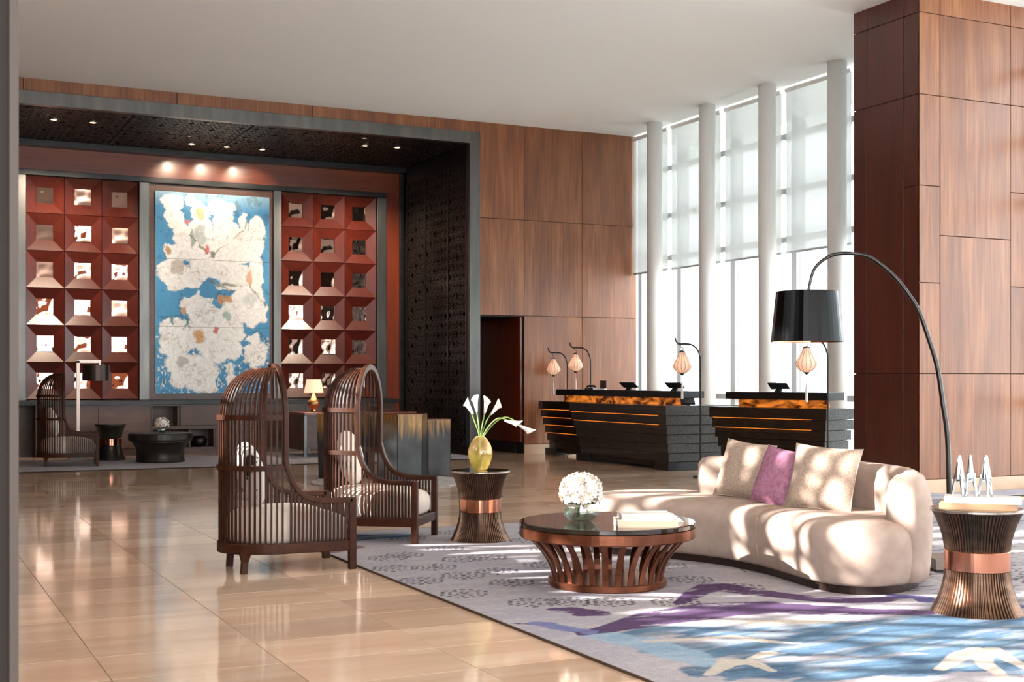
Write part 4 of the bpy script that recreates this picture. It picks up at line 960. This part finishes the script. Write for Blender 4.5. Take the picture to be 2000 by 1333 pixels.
# lantern poles
def lantern_lamp(label, loc, rz=0, sc=1.0):
    t = thing('lantern_lamp', label, 'lamp', loc, rz, 'hanging silk lanterns on curved poles'); t.scale = (sc,)*3
    obj('pole_base', MB().lathe([(.10,0),(.10,.015),(.03,.022),(.016,.05)], 28), M['iron'], t)
    pts = [(0,0,.03),(0,0,.9),(0,0,1.52),(-.012,0,1.62),(-.05,0,1.71),(-.12,0,1.765),(-.2,0,1.775),(-.28,0,1.775),(-.32,0,1.80),(-.34,0,1.86)]
    P_ = smooth_pts(pts, 6); obj('curved_pole', MB().tube(P_, .012, 10, up=(0,1,0)), M['iron'], t, smooth=True)
    x = -.245
    obj('hook', MB().tube(smooth_pts([(x-.018,0,1.77),(x-.018,0,1.735),(x+.012,0,1.72),(x+.012,0,1.70),(x,0,1.685)], 4), .004, 6, up=(0,1,0)), M['iron'], t)
    N = 14; rf = lambda a, z: 1-.06*abs(math.sin(a*N/2))
    prof = [(.035,1.67),(.055,1.62),(.09,1.555),(.122,1.495),(.125,1.47),(.11,1.44),(.07,1.405),(.03,1.385)]
    obj('lantern_silk', MB().lathe(list(reversed(prof)), N*6, c=(x,0), rf=rf, cap0=True, cap1=True), M['lantern'], t, smooth=True)
    rb = MB()
    for k in range(N):
        a = 2*PI*k/N; rb.tube([(x+r*1.005*math.cos(a), r*1.005*math.sin(a), z) for r, z in prof], .0022, 4, up=(-math.sin(a), math.cos(a), 0))
    obj('lantern_ribs', rb, M['iron'], t)
    obj('top_cap', MB().lathe([(.038,1.668),(.038,1.678),(.01,1.69)], 20, c=(x,0)), M['iron'], t); obj('bottom_cap', MB().lathe([(.006,1.355),(.03,1.378),(.032,1.388)], 20, c=(x,0)), M['iron'], t)
    obj('tassel', MB().lathe([(.014,1.04),(.018,1.05),(.014,1.2),(.008,1.27),(.003,1.28),(.003,1.36)], 12, c=(x,0)), M['tassel'], t)
    obj('bulb', MB().sphere((x,0,1.52), .03, 10, 8), M['lbulb'], t)
lr = -YAW-.0
lantern_lamp('curved pole with silk lantern farthest left, beside the door opening', (10.73, 19.77, 0), lr)
lantern_lamp('curved pole with silk lantern second from the left, in front of the wood wall', (10.75, 18.98, 0), lr, 1.04)
lantern_lamp('curved pole with silk lantern standing before the right end of the long counter', (9.72, 14.2, 0), lr)
lantern_lamp('curved pole with silk lantern just below the black arc lamp shade', (9.74, 11.66, 0), lr)

# ------------------------------------------------------------------ far seating and desk
dt = thing('drum_table', 'low dark bronze drum coffee table with flared rim in the alcove', 'table', (3.85, 20.47, .012))
obj('drum_body', MB().lathe([(.37,0),(.375,.02),(.36,.10),(.37,.2),(.42,.3),(.46,.33)], 48), M['bronzedark'], dt, smooth=True)
obj('table_top', MB().lathe([(.44,.33),(.485,.335),(.49,.36),(.488,.44),(.478,.452)], 48), M['bronzedark'], dt, smooth=False)
hyd_things((3.87, 20.45, .464), .105, 150, 9, 'small glass vase on the low drum table in the alcove', 'small blush hydrangea bunch on the far drum table', [(.035,0),(.045,.006),(.06,.03),(.065,.05),(.06,.075),(.05,.09)])
fl_ = thing('floor_lamp', 'angular brushed steel floor lamp with brown drum shade in the alcove', 'lamp', (2.80, 21.9, .012))
obj('base', box(-.15,-.15,0,.15,.15,.02), M['metal'], fl_); obj('pole', box(-.028,-.02,.02,.028,.02,1.60), M['rimm'], fl_, bevel=.003); obj('arm', box(-.028,-.02,1.56,.36,.02,1.615), M['rimm'], fl_, bevel=.003)
obj('lamp_shade', MB().lathe([(.215,1.27),(.215,1.53),(.21,1.53),(.21,1.27),(.215,1.27)], 40, c=(.28,0), cap0=False, cap1=False), M['plinth'], fl_); obj('hanger', box(.33,-.012,1.50,.355,.012,1.57), M['rimm'], fl_)
obj('bulb', MB().sphere((.28,0,1.42), .05), M['lampglow'], fl_)
dk = thing('writing_desk', 'dark wood writing desk behind the second birdcage chair', 'desk', (6.22, 20.6, .0))
obj('desk_top', box(0,0,.70,2.0,1.1,.75), M['red'], dk, bevel=.004); obj('side_panel', box(0,.12,.12,.04,1.0,.70), M['dark'], dk); obj('drawer_unit', box(.04,.1,.16,.5,1.0,.70), M['dark'], dk)
for x in (.0, .36, 1.62, 1.94):
    for y in (0.02, 1.02): obj('leg', box(x, y, .0, x+.05, y+.05, .70), M['metal'], dk, bevel=.003)
obj('drawer_unit', box(1.5,.1,.16,1.94,1.0,.70), M['dark'], dk)
tl = thing('table_lamp', 'gold gourd-shaped table lamp with lit cream shade on the writing desk', 'lamp', (6.46, 20.86, .75))
obj('lamp_body', MB().lathe([(.05,0),(.052,.03),(.04,.05),(.09,.10),(.105,.15),(.095,.19),(.04,.25),(.018,.32),(.012,.36)], 32), M['gold'], tl, smooth=True)
obj('lamp_shade', MB().lathe([(.165,.33),(.12,.555),(.116,.555),(.161,.33),(.165,.33)], 40, cap0=False, cap1=False), M['lampglow'], tl)
pl_ = bpy.data.lights.new('table_lamp_bulb', 'POINT'); pl_.energy = 14; pl_.color = (1,.75,.5); pl_.shadow_soft_size = .04; po = bpy.data.objects.new('table_lamp_bulb', pl_); COL.objects.link(po); po.parent = tl; po.location = (0,0,.43)
def pblock(label, foot, h, mats, sc=.95):
    cx_ = sum(p_[0] for p_ in foot)/len(foot); cy_ = sum(p_[1] for p_ in foot)/len(foot)
    t = thing('metal_block', label, 'desk block', (cx_, cy_, .012), 0, 'gold-topped metal blocks')
    top = [(x-cx_, y-cy_) for x, y in foot]; bot = [(x*sc, y*sc) for x, y in top]; n = len(foot)
    obj('block_body', MB().prism([(x*.985, y*.985) for x, y in bot], 0, h-.004, [(x*.985, y*.985) for x, y in top]), M['black'], t)
    for i in range(n):
        j = (i+1) % n; e0, e1 = Vector((*bot[i],0)), Vector((*bot[j],0)); f0, f1 = Vector((*top[i],h)), Vector((*top[j],h)); nn = (e1-e0).cross(Vector((0,0,1))).normalized()*.004
        g_ = (e1-e0).normalized()*.004
        obj('metal_sheet', MB().add([e0+g_, e1-g_, f1-g_, f0+g_, e0+nn+g_, e1+nn-g_, f1+nn-g_, f0+nn+g_], [(0,1,2,3),(7,6,5,4),(0,4,5,1),(1,5,6,2),(2,6,7,3),(3,7,4,0)]), mats[i % len(mats)], t)
    obj('block_top', MB().prism(top, h-.004, h+.006), M['red'], t)
pblock('long dark gold-topped metal block behind the second birdcage chair', [(5.04,16.14),(5.62,15.75),(5.95,16.4),(5.4,16.8)], .84, [M['patina']], .93)
pblock('gold-topped metal block with one paler grey face, right of the second birdcage chair', [(5.64,15.52),(5.83,15.27),(6.17,15.27),(6.42,15.72),(5.95,16.0)], .838, [M['patinapale'], M['patina'], M['patina']], .965)
pblock('gold-topped charcoal metal block nearest the fretwork screen', [(6.49,15.86),(6.80,15.82),(6.95,16.3),(6.6,16.4)], .752, [M['patina']], .965)
